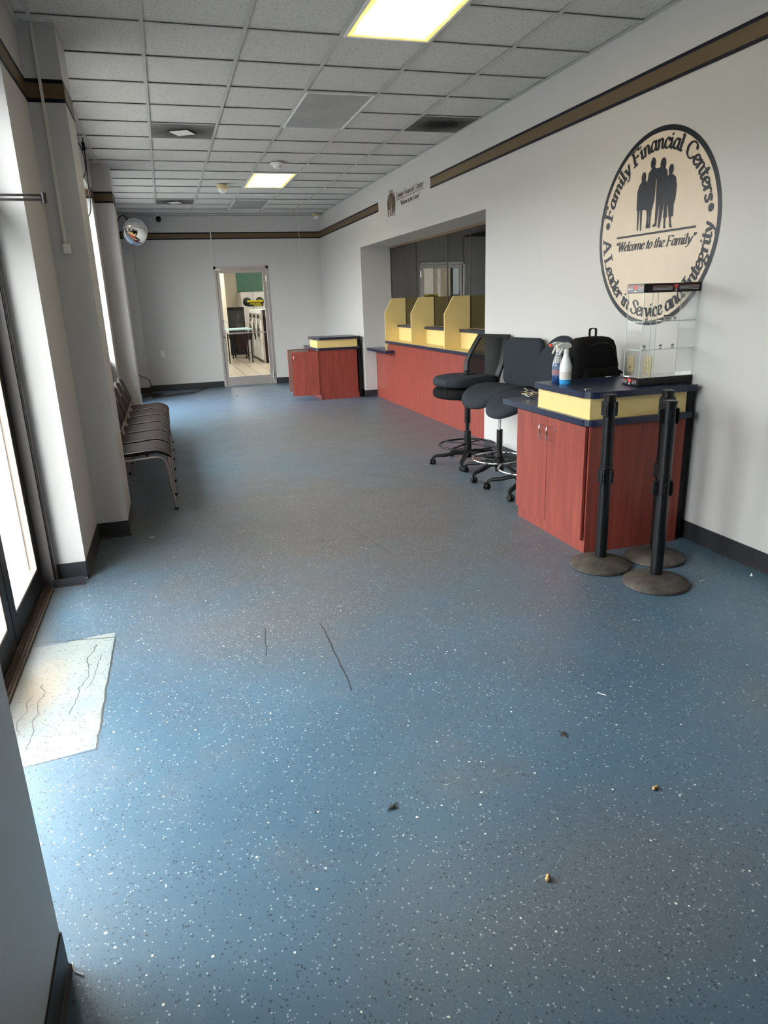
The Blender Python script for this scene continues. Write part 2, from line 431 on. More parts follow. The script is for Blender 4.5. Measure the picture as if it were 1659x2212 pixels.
XO = -1.0
b = MB()
b.box(XO, XW, YB, 1.02, T0, ZC + .1)
b.box(XO, XP, 1.02, 1.52, T0, ZC + .1)
b.box(XO, XW, 1.52, 4.33, 2.775, ZC + .1)
b.box(XO, XW, 4.33, 5.12, T0, ZC + .1)
b.box(XO, XP, 5.12, 5.61, T0, ZC + .1)
b.box(XO, XW, 5.61, 9.14, 2.88, ZC + .1)
b.box(XO, XW - .06, 5.61, 9.14, T0, .98)
b.box(XO, XW, 9.14, 9.53, T0, ZC + .1)
b.box(XO, XP, 9.53, 9.98, T0, ZC + .1)
b.box(XO, XW, 9.98, 12.7, 2.88, ZC + .1)
b.box(XO, XW, 12.7, YF, T0, ZC + .1)
b.box(XW - .02, XP, 14.22, YF, T0, ZC + .1)
struct(b.build('wall_left', M['wall']))

# painted navy / gold band
def stripe(b, bn, p, q, nrm, z0=2.784, z1=2.910, e=.0025):
    """band between plan points p and q, standing off along nrm"""
    for bb, a, c, ee in ((b, z0 + .022, z1 - .022, e), (bn, z0, z0 + .022, e + .0006), (bn, z1 - .022, z1, e + .0006)):
        P = [Vector((p[0], p[1], 0)), Vector((q[0], q[1], 0))]; n = Vector((nrm[0], nrm[1], 0)) * ee
        bb.quad((P[0] + n) + Vector((0, 0, a)), (P[1] + n) + Vector((0, 0, a)), (P[1] + n) + Vector((0, 0, c)), (P[0] + n) + Vector((0, 0, c)))
def band(name, segs):
    b, bn = MB(), MB()
    for s_ in segs: stripe(b, bn, *s_)
    o = struct(b.build(name, M['gold'])); bn.build('navy_line', M['navyline'], o); return o
band('trim_2', [((XR, YB), (XR, 8.245), (-1, 0)), ((XR, 10.365), (XR, YF), (-1, 0))])
band('trim_3', [((XW, YF), (XR, YF), (0, -1))])
def pillar_band(y0, y1):
    return [((XW, y0), (XP, y0), (0, -1)), ((XP, y0), (XP, y1), (1, 0)), ((XW, y1), (XP, y1), (0, 1))]
band('trim_4', [((XW, 1.52), (XW, 4.33), (1, 0)), ((XW, 4.33), (XW, 5.12), (1, 0)), ((XO, 9.14), (XW, 9.14), (0, -1)), ((XW, 9.14), (XW, 9.53), (1, 0)),
                ((XW, 12.7), (XW, 14.22), (1, 0))] + pillar_band(1.02, 1.52) + pillar_band(5.12, 5.61) + pillar_band(9.53, 9.98) + pillar_band(14.22, 14.5)[:2])

# vinyl cove base
def base_run(b, p, q, nrm, h=.115):
    x0, x1 = sorted((p[0], q[0])); y0, y1 = sorted((p[1], q[1])); t = .005; e = .014
    if nrm[0]: 
        a, c = sorted((p[0], p[0] + nrm[0] * t)); b.box(a, c, y0, y1, 0, h)
        a, c = sorted((p[0], p[0] + nrm[0] * e)); b.prism([(a, 0), (c, 0), (c, .004), ((a + c) / 2, .012), (a, .02)] if nrm[0] > 0 else [(c, 0), (a, 0), (a, .004), ((a + c) / 2, .012), (c, .02)], 'y', y0, y1)
    else:
        a, c = sorted((p[1], p[1] + nrm[1] * t)); b.box(x0, x1, a, c, 0, h)
        a, c = sorted((p[1], p[1] + nrm[1] * e)); b.prism([(a, 0), (c, 0), (c, .004), ((a + c) / 2, .012), (a, .02)] if nrm[1] > 0 else [(c, 0), (a, 0), (a, .004), ((a + c) / 2, .012), (c, .02)], 'x', x0, x1)
def base_board(name, runs):
    b = MB()
    for r_ in runs: base_run(b, *r_)
    return struct(b.build(name, M['base']))
base_board('baseboard_right', [((XR, YB), (XR, NY0), (-1, 0)), ((XR, NY1), (XR, YF), (-1, 0)), ((XR, NY1), (3.325, NY1), (0, -1))])
base_board('baseboard_far', [((XW, YF), (DX0, YF), (0, -1)), ((DX1, YF), (XR, YF), (0, -1))])
base_board('baseboard_left', [((XW, YB), (XW, 1.02), (1, 0)), ((XW, 1.02), (XP, 1.02), (0, -1)), ((XP, 1.02), (XP, 1.52), (1, 0)),
   ((-.80, 4.33), (XW, 4.33), (0, -1)), ((XW, 4.33), (XW, 5.12), (1, 0)), ((XW, 5.12), (XP, 5.12), (0, -1)), ((XP, 5.12), (XP, 5.61), (1, 0)),
   ((-.80, 9.14), (XW, 9.14), (0, -1)), ((XW, 9.14), (XW, 9.53), (1, 0)), ((XW, 9.53), (XP, 9.53), (0, -1)), ((XP, 9.53), (XP, 9.98), (1, 0)),
   ((XW, 12.7), (XW, 14.22), (1, 0)), ((XW, 14.22), (XP, 14.22), (0, -1)), ((XP, 14.22), (XP, YF), (1, 0))])
base_board('baseboard_back', [((XW, YB), (XR, YB), (0, 1))])

# ------------------------------------------------ storefront (left)
b = MB()
for y0, y1, h in ((1.52, 4.33, 2.775),):
    b.box(-.93, -.80, y0, y0 + .07, 0, h); b.box(-.93, -.80, y1 - .075, y1, 0, h); b.box(-.93, -.80, y0, y1, h - .07, h)
    b.box(-.93, -.82, y0, y1, 2.14, 2.21); b.box(-.93, -.82, 2.55, 2.61, 0, h)
struct(b.build('trim_5', M['bronze']))
b = MB(); b.box(-.80, -.797, 4.262, 4.325, .01, 2.70); b.box(-.868, -.81, 4.246, 4.253, .01, 2.12); struct(b.build('trim_6', M['bronzelight']))
def leaf(name, y0, y1, z1=2.13, arm=False):
    b = MB(); sx0, sx1 = -.915, -.87
    b.box(sx0, sx1, y0, y0 + .095, .02, z1); b.box(sx0, sx1, y1 - .085, y1, .02, z1)
    b.box(sx0, sx1, y0 + .095, y1 - .085, .02, .155); b.box(sx0, sx1, y0 + .095, y1 - .085, z1 - .09, z1)
    o = struct(b.build(name, M['bronze']))
    a, c = y0 + .095, y1 - .085
    b = MB()
    for q in ((a, a + .012, .155, z1 - .09), (c - .012, c, .155, z1 - .09), (a, c, .155, .167), (a, c, z1 - .102, z1 - .09)): b.box(-.90, -.872, *q)
    b.build('glazing_bead', M['bead'], o)
    b = MB(); b.box(-.895, -.889, a + .01, c - .01, .165, z1 - .10); b.build('glass_pane', M['glass'], o)
    b = MB(); b.tube([(-.865, (y0 + .03), 1.25), (-.81, y0 + .03, 1.24), (-.80, y0 + .03, 1.1), (-.81, y0 + .03, .96), (-.865, y0 + .03, .95)], .011)
    b.build('door_handle', M['bronze'], o, True)
    if arm:
        b = MB(); b.box(-.86, -.405, 3.295, 3.315, 2.020, 2.027, .002); b.box(-.86, -.415, 3.292, 3.318, 2.002, 2.010, .002)
        b.tube([(-.41, 3.305, 1.992), (-.41, 3.305, 2.032)], .012); b.tube([(-.62, 3.305, 1.988), (-.62, 3.305, 2.012)], .008)
        b.box(-.868, -.80, 3.0, 3.36, 1.985, 2.045, .006)
        b.build('closer_arm', simple('dark_metal', (.09, .08, .08), .3, .8), o, True)
    return o
leaf('door_1', 3.44, 4.245)
leaf('door_2', 2.62, 3.425, arm=True)
b = MB(); b.box(-.895, -.889, 1.59, 2.55, .1, 2.14); b.box(-.895, -.889, 1.59, 2.55, 2.21, 2.705); b.box(-.895, -.889, 2.61, 4.255, 2.21, 2.705)
struct(b.build('window_1', M['glass']))
b = MB(); b.box(-.93, -.815, 1.59, 4.255, 0, .012)
for k in range(6): b.box(-.925 + k * .018, -.917 + k * .018, 1.6, 4.25, .012, .018)
th = simple('worn_threshold', (0.09, 0.06, 0.04), 0.5, 0.4, bump=.3); struct(b.build('trim_7', th))
b = MB(); b.box(XO, XW, 1.52, 4.33, T0 + .01, -.001); 
def window(name, y0, y1, h, nm, s0=0.0):
    b = MB(); b.box(-.93, -.83, y0, y0 + .05, s0, h); b.box(-.93, -.83, y1 - .05, y1, s0, h); b.box(-.93, -.83, y0, y1, h - .05, h); b.box(-.93, -.83, y0, y1, s0, s0 + .06)
    for k in range(1, nm):
        y = y0 + (y1 - y0) * k / nm; b.box(-.93, -.83, y - .025, y + .025, s0 + .06, h - .05)
    o = struct(b.build(name, M['bronze']))
    b = MB(); b.box(-.89, -.884, y0 + .04, y1 - .04, s0 + .05, h - .04); b.build('glass_pane', M['glass'], o); return o
window('window_2', 5.61, 9.14, 2.88, 3, .98)
window('window_3', 9.98, 12.7, 2.88, 2)

# ------------------------------------------------ far glazed door
b = MB(); fw = .05
b.box(DX0, DX0 + fw, YF - .012, YF + .10, 0, DZ, .003); b.box(DX1 - fw, DX1, YF - .012, YF + .10, 0, DZ, .003); b.box(DX0, DX1, YF - .012, YF + .10, DZ - fw, DZ, .003)
struct(b.build('trim_8', M['alu']))
lx0, lx1, lz = DX0 + fw + .004, DX1 - fw - .004, DZ - fw - .006
b = MB(); yy0, yy1 = YF + .015, YF + .06
gx0, gx1, gz0, gz1 = lx0 + .058, lx1 - .062, .185, lz - .065
b.box(lx0, gx0, yy0, yy1, .012, lz, .003); b.box(gx1, lx1, yy0, yy1, .012, lz, .003); b.box(gx0, gx1, yy0, yy1, .012, gz0, .003); b.box(gx0, gx1, yy0, yy1, gz1, lz, .003)
d3 = struct(b.build('door_3', M['alu']))
b = MB(); b.box(gx0 - .005, gx1 + .005, YF + .035, YF + .041, gz0 - .005, gz1 + .005); b.build('glass_pane', M['glass'], d3)
b = MB()
b.tube([(lx0 + .025, yy0, 1.275), (lx0 + .06, yy0 - .05, 1.275), (lx0 + .10, yy0 - .055, 1.25), (lx0 + .11, yy0 - .055, 1.15), (lx0 + .10, yy0 - .055, 1.06), (lx0 + .06, yy0 - .05, 1.035), (lx0 + .025, yy0, 1.035)], .011)
b.build('door_handle', M['chrome'], d3, True)
b = MB(); b.tube([(lx0 + .05, yy0 - .045, 1.035), (lx1 - .03, yy0 - .045, 1.035)], .010); b.box(lx1 - .05, lx1 - .02, yy0 - .05, yy0, 1.01, 1.06); b.build('push_bar', M['alu'], d3, True)
b = MB(); b.lathe([(0, -.008), (.016, -.008), (.018, 0)], (lx0 + .03, yy0, .965), 20, 'y'); b.build('lock_cylinder', M['chrome'], d3, True)
for z in (2.05, .18):
    b = MB(); b.box(lx1 - .006, lx1 + .02, YF - .028, YF + .01, z - .07, z + .07, .004); b.build('hinge', M['chrome'], d3)
b = MB(); b.box(DX0 + .035, DX0 + .13, YF - .045, YF - .013, DZ - .07, DZ - .04, .004); b.build('door_contact', M['white'], d3)

# ------------------------------------------------ next room, through the glazed door
def lmat():
    t = NT('beige_floor_tile'); P = t.pos()
    br = t.n('TexBrick'); br.offset = 0; br.inputs['Scale'].default_value = 1.0; br.inputs['Mortar Size'].default_value = 0.006
    br.inputs['Brick Width'].default_value = .33; br.inputs['Row Height'].default_value = .33
    br.inputs['Color1'].default_value = (.60, .52, .42, 1); br.inputs['Color2'].default_value = (.56, .48, .39, 1); br.inputs['Mortar'].default_value = (.16, .13, .10, 1)
    t.t.links.new(P, br.inputs[0]); t.bsdf(br.outputs[0], .25); return t.m
LY0, LY1 = YF + .15, 26.0
b = MB(); b.box(-.9, 5.2, LY0, LY1, -.1, 0); struct(b.build('floor_laundry', lmat()))
lw = simple('laundry_wall', (.72, .66, .56), .6)
b = MB(); b.box(-1.0, 5.2, LY1, LY1 + .1, 0, 3.3); b.box(5.2, 5.3, LY0, LY1, 0, 3.3); b.box(-1.0, -.9, 21.5, LY1, 0, 3.3); b.box(-1.0, -.9, LY0, 16.2, 0, 3.3); b.box(-1.0, -.9, 16.2, 20.0, 0, .8); b.box(-1.0, -.9, 16.2, 20.0, 2.5, 3.3); b.box(-1.0, -.9, 20.0, 21.5, 0, 3.3)
b.box(1.55, 1.9, 23.2, 23.6, 0, 3.3); b.box(5.2, 3.9, LY0, LY0 + .02, 0, 3.3)
struct(b.build('wall_laundry', lw))
b = MB(); b.box(-.96, -.95, 16.2, 20.0, .8, 2.5); struct(b.build('window_5', glass('laundry_window_glass', (.30, .32, .32))))
b = MB()
for y in (16.2, 17.45, 18.7, 19.95): b.box(-.98, -.92, y, y + .05, .8, 2.5)
b.box(-.98, -.92, 16.2, 20.0, 1.6, 1.65); struct(b.build('trim_9', M['bronze']))
b = MB(); b.box(-1.0, 5.3, LY0, LY1 + .1, 3.3, 3.4); struct(b.build('ceiling_laundry', M['tile']))
lamp_l = emit('laundry_lamp', (1.0, .95, .86), 26.0)
for k, (x, y) in enumerate([(1.2, 16.4), (1.2, 19.4), (1.2, 22.4), (3.8, 17.8), (3.8, 21.5)]):
    o = thing('laundry_ceiling_light', 'lit ceiling panel in the room beyond the glazed door', 'ceiling light', (x, y, 3.3), 0, 'ceiling lights beyond the door')
    b = MB(); b.box(-.3, .3, -.6, .6, -.03, -.005); b.build('diffuser', lamp_l, o)
    b = MB(); b.box(-.32, .32, -.62, .62, -.005, 0); b.build('frame', M['whitemetal'], o)
def washer(x, y, lab):
    o = thing('washing_machine', lab, 'washing machine', (x, y, 0), 0, 'washing machines beyond the door')
    b = MB(); b.box(0, .85, -.44, .44, .06, 1.43, .01); b.build('cabinet', M['whitemetal'], o)
    b = MB(); b.box(.02, .83, -.43, .43, 0, .06); b.build('plinth', M['slot'], o)
    b = MB(); b.lathe([(.30, 0), (.30, -.035), (.24, -.05), (.215, -.03)], (0, 0, .86), 36, 'x'); d = b.build('door', M['chrome'], o, True)
    b = MB(); b.lathe([(.225, -.032), (.15, -.06), (0, -.07)], (0, 0, .86), 36, 'x'); b.build('porthole', M['blackgloss'], d, True)
    b = MB(); b.box(-.012, 0, -.4, .4, 1.17, 1.33); b.build('control_panel', M['alu'], o)
    b = MB(); b.lathe([(0, -.05), (.045, -.045), (.05, -.012)], (0, -.05, 1.25), 20, 'x'); b.build('dial', M['blackgloss'], o, True)
    return o
washer(2.50, 20.18, 'white front-loading washer, nearest of the row seen through the door')
washer(2.50, 21.10, 'white front-loading washer, middle of the row seen through the door')
washer(2.50, 22.02, 'white front-loading washer, farthest of the row seen through the door')
o = thing('end_panel', 'dark panel closing the near end of the washer row', 'panel', (2.50, 19.66, 0))
b = MB(); b.box(.04, .85, 0, .07, 0, 1.42, .004); b.build('board', M['bronze'], o)
b = MB(); b.box(.0, .04, -.005, .075, 0, 1.42, .003); b.build('metal_edge', M['alu'], o)
for k, x in enumerate((2.74, 3.16)):
    o = thing('tumble_dryer', ('white stacked dryer with a round dark door, left of the pair beyond the door', 'white stacked dryer with a round dark door, right of the pair beyond the door')[k], 'dryer', (x, 24.9, 0), 0, 'dryers beyond the door')
    b = MB(); b.box(-.205, .205, 0, .9, 0, 1.98, .01); b.build('cabinet', M['whitemetal'], o)
    for z in (.55, 1.66):
        b = MB(); b.lathe([(.14, 0), (.14, -.03), (.11, -.05), (0, -.05)], (0, 0, z), 30, 'y'); b.build('door', M['blackgloss'], o, True)
o = thing('green_board', 'large green board on the wall above the dryers', 'board', (3.0, 25.96, 0))
b = MB(); b.box(-.45, 1.3, 0, .03, 2.0, 2.95); b.build('panel', simple('green_board', (.06, .24, .17), .35), o)
b = MB(); b.box(-.47, 1.32, -.01, .035, 1.97, 2.0); b.box(-.47, 1.32, -.01, .035, 2.95, 2.98); b.build('frame', M['bronze'], o)
o = thing('folding_table', 'pale blue folding table in the room beyond the glazed door', 'table', (2.0, 20.6, 0))
b = MB(); b.box(-.45, .28, -.5, .5, .90, .94, .01); b.build('tabletop', simple('pale_blue', (.45, .62, .65), .4), o)
for x in (-.4, .23):
    for y in (-.45, .45):
        b = MB(); b.tube([(x, y, 0), (x, y, .9)], .018); b.build('leg', M['black'], o, True)
def cart(x, y, rz, lab):
    o = thing('laundry_cart', lab, 'cart', (x, y, 0), rz)
    b = MB(); b.loft([[(-.22, -.3, .35), (.22, -.3, .35), (.22, .3, .35), (-.22, .3, .35)], [(-.28, -.38, .72), (.28, -.38, .72), (.28, .38, .72), (-.28, .38, .72)]]); b.build('basket', M['black'], o)
    b = MB()
    for sx_ in (-.2, .2):
        b.tube([(sx_, -.32, .10), (sx_, .32, .10)], .014); b.tube([(sx_, 0, .10), (sx_, 0, .36)], .012)
    b.build('frame', M['black'], o, True)
    for sx_ in (-.2, .2):
        for sy_ in (-.3, .3):
            b = MB(); b.lathe([(.05, -.014), (.05, .014)], (sx_, sy_, .05), 16, 'x'); b.build('wheel', M['black'], o)
cart(2.12, 22.3, -.2, 'black laundry cart in front of the dark cabinet beyond the door')
o = thing('vending_cabinet', 'tall dark cabinet behind the folding table beyond the door', 'cabinet', (2.12, 23.7, 0))
b = MB(); b.box(-.22, .36, 0, .5, 0, 1.50, .01); b.build('body', M['black'], o)
b = MB(); b.box(-.18, .32, -.015, 0, .7, 1.4, .004); b.build('front_panel', simple('dark_screen', (.03, .03, .03), .2), o)

# ------------------------------------------------ outside
pav = simple('concrete_pavement', (.19, .185, .17), .85, var=.3, bump=.3)
b = MB(); b.box(-4.2, XO, -12, 30, -.14, -.02); struct(b.build('floor_sidewalk', pav))
b = MB(); b.box(-40, -4.2, -40, 60, -.30, -.16); struct(b.build('floor_parking', simple('asphalt', (.12, .12, .12), .9, var=.2, bump=.4)))
for k, y in enumerate((5.2, 8.2, 11.2)):
    o = thing('wheel_stop', 'sandy concrete wheel stop on the asphalt outside the entrance', 'wheel stop', (-5.0, y, -.16), 0, 'wheel stops outside')
    b = MB(); b.prism([(-.09, 0), (.09, 0), (.06, .13), (-.06, .13)], 'y', -.9, .9); b.build('block', simple('sandy_concrete', (.48, .38, .25), .9, bump=.4), o)
b = MB(); b.box(-30, -26, -30, 50, -.2, 4.2); b.box(-30, -25.7, -30, 50, 4.2, 4.6); struct(b.build('wall_street', simple('street_facade', (.20, .18, .16), .8, var=.2)))
b = MB(); b.box(-1.4, XO, -14, 34, ZC + .1, 4.6); struct(b.build('wall_parapet', pav))

# ================================================================== CEILING FITTINGS
lampm = lamp_mat(LAMP)
def diffuser_off():
    t = NT('unlit_diffuser'); n1 = t.noise(t.pos((1, 1, 1)), 3, 5, 0.6)
    t.bsdf(t.ramp(n1, (0.3, (.24, .245, .245)), (0.7, (.34, .345, .34))), 0.35); return t.m
offm = diffuser_off()
def troffer(x0, y0, lit, label):
    o = thing('ceiling_light', label, 'ceiling light', (x0 + .305, y0 + .61, ZC), 0, 'lit ceiling lights' if lit else 'unlit ceiling lights')
    b = MB()
    for q in ((-.293, -.275, -.598, .598), (.275, .293, -.598, .598), (-.275, .275, -.598, -.58), (-.275, .275, .58, .598)): b.box(q[0], q[1], q[2], q[3], -.006, .011)
    b.build('frame', M['whitemetal'], o)
    b = MB(); b.box(-.275, .275, -.58, .58, -.001, .006); b.build('diffuser', lampm if lit else offm, o)
X2 = .07 + .61 * 2
troffer(X2, 4.99 - 1.22, True, 'lit warm white ceiling light overhead, nearest the camera')
troffer(X2, 4.99 + .61 * 8, True, 'lit ceiling light farther away, between the smoke detector and the far wall')
troffer(X2, 4.99 + .61 * 2, False, 'unlit grey ceiling panel light between the two lit ones')
troffer(X2, 4.99 + .61 * 12, False, 'unlit grey ceiling panel light nearest the far wall')
def soot(name, lo, hi, cx, cy, r):
    t = NT(name); P = t.coord('Object'); sp = t.n('SeparateXYZ'); t.t.links.new(P, sp.inputs[0])
    a = t.math('DIVIDE', t.math('SUBTRACT', sp.outputs[0], cx), r * 1.15); c = t.math('DIVIDE', t.math('SUBTRACT', sp.outputs[1], cy), r)
    d = t.math('SQRT', t.math('ADD', t.math('MULTIPLY', a, a), t.math('MULTIPLY', c, c)))
    d = t.math('ADD', d, t.math('MULTIPLY_ADD', t.noise(t.pos((1, 1.6, 1)), 9, 5, .65), .8, -.4))
    t.bsdf(t.ramp(d, (0.35, lo), (1.0, hi)), .8); return t.m
sootm = soot('sooty_enamel', (.030, .026, .024), (.17, .16, .155), 0, 0, .32)
blackm = soot('sooty_grille', (.014, .014, .012), (.20, .195, .17), 0, 0, .30)
def vent(x0, y0, label):
    o = thing('ceiling_vent', label, 'air vent', (x0 + .305, y0 + .305, ZC), 0, 'square ceiling vents')
    b = MB(); b.box(-.293, .293, -.293, .293, .000, .008); b.build('face', sootm, o)
    b = MB(); b.obox((0, 0, -.010), (.185, .185, .005), (0, 0, math.radians(-28.5)), .002); b.build('centre_plate', M['white'], o)
    b = MB(); b.obox((0, 0, -.004), (.200, .200, .008), (0, 0, math.radians(-28.5))); b.build('throat', M['slot'], o)
vent(.07, 4.99 + .61 * 4, 'dusty square ceiling vent with diamond plate, nearer the camera')
vent(.07, 4.99 + .61 * 12, 'dusty square ceiling vent with diamond plate, near the far wall')
o = thing('return_grille', 'soot blackened return air grille beside the right wall', 'air vent', (.07 + .61 * 4 + .305, 4.99 + .61 * 3 + .305, ZC))
b = MB(); b.box(-.293, .293, -.293, .293, .004, .009); b.build('face', blackm, o)
b = MB()
for k in range(23): b.box(-.28, .28, -.28 + k * .0255, -.272 + k * .0255, -.001, .004)
b.build('louvres', blackm, o)
o = thing('smoke_detector', 'round cream smoke detector on the ceiling by the lit panel', 'smoke detector', (1.517, 9.20, ZC))
b = MB(); b.lathe([(.085, 0), (.085, -.018), (.062, -.030), (.055, -.032)], n=36); b.build('base', M['white'], o, True)
b = MB(); b.lathe([(.055, -.028), (.047, -.058), (.03, -.064), (0, -.064)], n=30); b.build('sensor_head', M['white'], o, True)
b = MB(); b.lathe([(.051, -.040), (.049, -.050)], n=30); b.build('sensor_slot', M['slot'], o, True)
o = thing('motion_sensor', 'cream dome motion sensor on the ceiling left of the lit panel', 'sensor', (.99, 10.86, ZC))
b = MB(); b.lathe([(.075, 0), (.075, -.05), (.068, -.058)], n=32); b.build('base', M['almond'], o, True)
b = MB(); b.lathe([(.066, -.05), (.060, -.085), (.04, -.105), (0, -.115)], n=32); b.build('dome', M['white'], o, True)

# ================================================================== WALL FITTINGS
o = thing('wall_raceway', 'thin pale cable raceway running down the dark left pillar', 'cable raceway', (-.550, 5.12, 0))
b = MB(); b.box(-.009, .009, -.014, 0, 1.985, ZC, .003); b.build('channel', M['whitegrey'], o)
o = thing('switch_box', 'small white box below the raceway on the left pillar', 'junction box', (-.545, 5.12, 1.955))
b = MB(); b.box(-.022, .022, -.028, 0, -.032, .030, .005); b.build('cover', M['white'], o)
b = MB(); b.box(-.012, .012, -.030, -.027, -.02, .005, .001); b.build('label_plate', M['whitemetal'], o)
o = thing('wall_raceway', 'thin cream cable raceway rising from the far glazed door', 'cable raceway', (1.018, YF, 0))
b = MB(); b.box(-.009, .009, -.014, 0, DZ, ZC, .003); b.build('channel', M['whitegrey'], o)
def outlet(name, loc, nx, ny, label, mat, kind='duplex'):
    o = thing(name, label, 'wall outlet', loc, math.atan2(ny, nx))
    b = MB(); b.box(0, .006, -.036, .036, -.058, .058, .002); b.build('plate', mat, o)
    if kind == 'duplex':
        for z in (-.02, .02):
            b = MB(); b.box(.006, .0085, -.017, .017, z - .014, z + .014, .002); s_ = b.build('socket', mat, o)
            b = MB(); b.box(.0085, .009, -.008, -.005, z - .004, z + .006); b.box(.0085, .009, .005, .008, z - .004, z + .005)
            b.lathe([(0, .009), (.0035, .009), (.0035, .0085)], (0, 0, z - .008), 10, 'x'); b.build('slots', M['slot'], s_)
    else:
        b = MB(); b.lathe([(0, .008), (.006, .008), (.006, .006)], (0, 0, -.018), 12, 'x'); b.build('jack', M['slot'], o)
outlet('wall_outlet', (-.12, YF, .705), 0, -1, 'white duplex outlet on the far wall left of the glazed door', M['white'])
outlet('cable_jack_plate', (XR, 4.29, 1.075), -1, 0, 'almond blank cable plate on the right wall behind the display case, left one', M['almond'], 'jack')
outlet('wall_outlet', (XR, 4.10, 1.085), -1, 0, 'almond duplex outlet on the right wall behind the display case', M['almond'])
# convex mirror
o = thing('convex_mirror', 'round convex security mirror hung in the far left corner', 'mirror', (-.325, 13.86, 2.862))
o.rotation_euler = Vector((.50, -1, -.20)).to_track_quat('Z', 'Y').to_euler()
b = MB(); R0 = .222; b.lathe([(R0 * math.sin(a), .055 * (math.cos(a * 1.0) - math.cos(PI / 2))) for a in [PI / 2 * k / 14 for k in range(14, -1, -1)]], n=64)
b.build('mirror_dome', simple('mirror_silver', (.93, .93, .93), .015, 1.0, var=0), o, True, angle=80)
b = MB(); b.lathe([(.218, -.006), (.229, -.006), (.231, .004), (.226, .010), (.220, .006)], n=64); b.build('rim', M['chrome'], o, True)
b = MB(); b.tube([(0, 0, -.004), (0, .03, -.12), (0, .08, -.33)], .012); b.build('bracket', M['black'], o, True)
o = thing('security_camera', 'black ball security camera hanging below the ceiling at the far wall', 'camera', (.085, 14.2, ZC))
b = MB(); b.lathe([(.03, 0), (.03, -.01), (.012, -.015), (.012, -.05)], n=20); b.build('mount', M['white'], o, True)
b = MB(); b.lathe([(0, .05), (.03, .045), (.046, .02), (.048, -.01), (.035, -.04), (.02, -.05), (0, -.05)], (0.015, -.02, -.085), 24); b.build('body', M['black'], o, True)
b = MB(); b.lathe([(0, -.056), (.016, -.056), (.018, -.04)], (0.02, -.025, -.095), 18, 'y'); b.build('lens', M['blackgloss'], o, True)
o = thing('security_camera', 'white bullet security camera in the far right ceiling corner', 'camera', (3.02, 14.1, ZC))
b = MB(); b.box(-.10, .03, -.03, .05, -.045, 0, .01); b.build('mount', M['almond'], o)
b = MB(); b.lathe([(0, .05), (.034, .05), (.036, -.05), (.03, -.06)], (-.035, -.01, -.075), 22, 'y'); b.build('body', M['white'], o, True)
b = MB(); b.lathe([(0, -.055), (.026, -.06), (.03, -.052)], (-.035, -.01, -.075), 22, 'y'); b.build('lens', M['blackgloss'], o, True)
# hanging cables
def curve_pts(ctrl, n=8):
    P = [Vector(c) for c in ctrl]; out = []
    P = [P[0]] + P + [P[-1]]
    for i in range(1, len(P) - 2):
        for k in range(n):
            t_ = k / n; a, b_, c, d = P[i - 1], P[i], P[i + 1], P[i + 2]
            out.append(.5 * ((2 * b_) + (c - a) * t_ + (2 * a - 5 * b_ + 4 * c - d) * t_ ** 2 + (3 * b_ - a - 3 * c + d) * t_ ** 3))
    out.append(P[-2]); return out
o = thing('hanging_cable', 'black cable with inline plug hanging from the ceiling behind the pillar', 'cable', (-.565, 8.1, ZC))
b = MB(); b.tube(curve_pts([(0, 0, 0), (0, 0, -.07), (.0, 0, -.2), (-.01, 0, -.42), (-.015, 0, -.6), (-.03, 0, -.68), (-.05, 0, -.715)]), .005); b.build('cord', M['black'], o, True)
b = MB(); b.box(-.018, .012, -.014, .014, -.115, -.04, .004); b.build('inline_adapter', M['black'], o)
b = MB(); b.tube(curve_pts([(-.05, 0, -.05), (-.03, 0, -.08), (-.01, 0, -.2), (-.015, 0, -.3), (-.045, 0, -.36)]), .004); b.build('loop', M['black'], o, True)
b = MB(); b.tube(curve_pts([(-.62, 14.15, 3.0), (-.58, 14.15, 3.12), (-.51, 14.15, 3.17), (-.45, 14.1, 3.12), (-.43, 14.08, 3.06)]), .008)
tag(b.build('mirror_cable', M['black'], None, True), 'short black cable arching above the convex mirror', 'cable')
b = MB(); b.tube(curve_pts([(-.622, 13.0, 1.45), (-.60, 13.0, 1.25), (-.585, 13.0, 1.05), (-.615, 13.0, .85), (-.62, 13.2, .55), (-.56, 13.6, .40), (-.42, 14.1, .26), (-.41, 14.17, .05), (-.45, 13.9, .012), (-.2, 13.8, .028), (-.3, 13.5, .028), (-.55, 13.5, .028), (-.4, 13.8, .036), (-.25, 13.6, .036), (-.5, 13.45, .036), (-.58, 13.7, .012)]), .007)
tag(b.build('power_cord', M['black'], None, True), 'black power cord looping down the left wall onto the far floor', 'cable')
b = MB(); b.tube([(2.53, 13.5, 3.19), (2.531, 13.5, 2.8), (2.528, 13.5, 2.46)], .0022, 6)
tag(b.build('hanging_string', M['white'], None), 'thin white string hanging from the ceiling before the far wall', 'string')
# loose cove base
b = MB(); b.prism([(0, 0), (.035, 0), (.03, .006), (.008, .008), (.004, .05), (0, .05)], 'x', -.82, -.645)
o = b.build('loose_base_strip', M['base'], None); o.rotation_euler = (0, 0, .02); o.location = (0, 4.262, 0)
for v in o.data.vertices: v.co.y = -v.co.y * 1.0
tag(o, 'short loose strip of dark vinyl base lying before the white door jamb', 'vinyl strip')
b = MB(); b.prism([(-.40, 13.30), (.38, 13.70), (.66, 14.40), (.62, 14.42), (.30, 13.98), (-.40, 13.62)], 'z', .001, .010)
b.prism([(-.40, 13.44), (.36, 13.82), (.36, 13.85), (-.40, 13.47)], 'z', .010, .018)
tag(b.build('peeled_base_strip', M['base'], None), 'long peeled length of dark vinyl base lying along the far wall floor', 'vinyl strip')

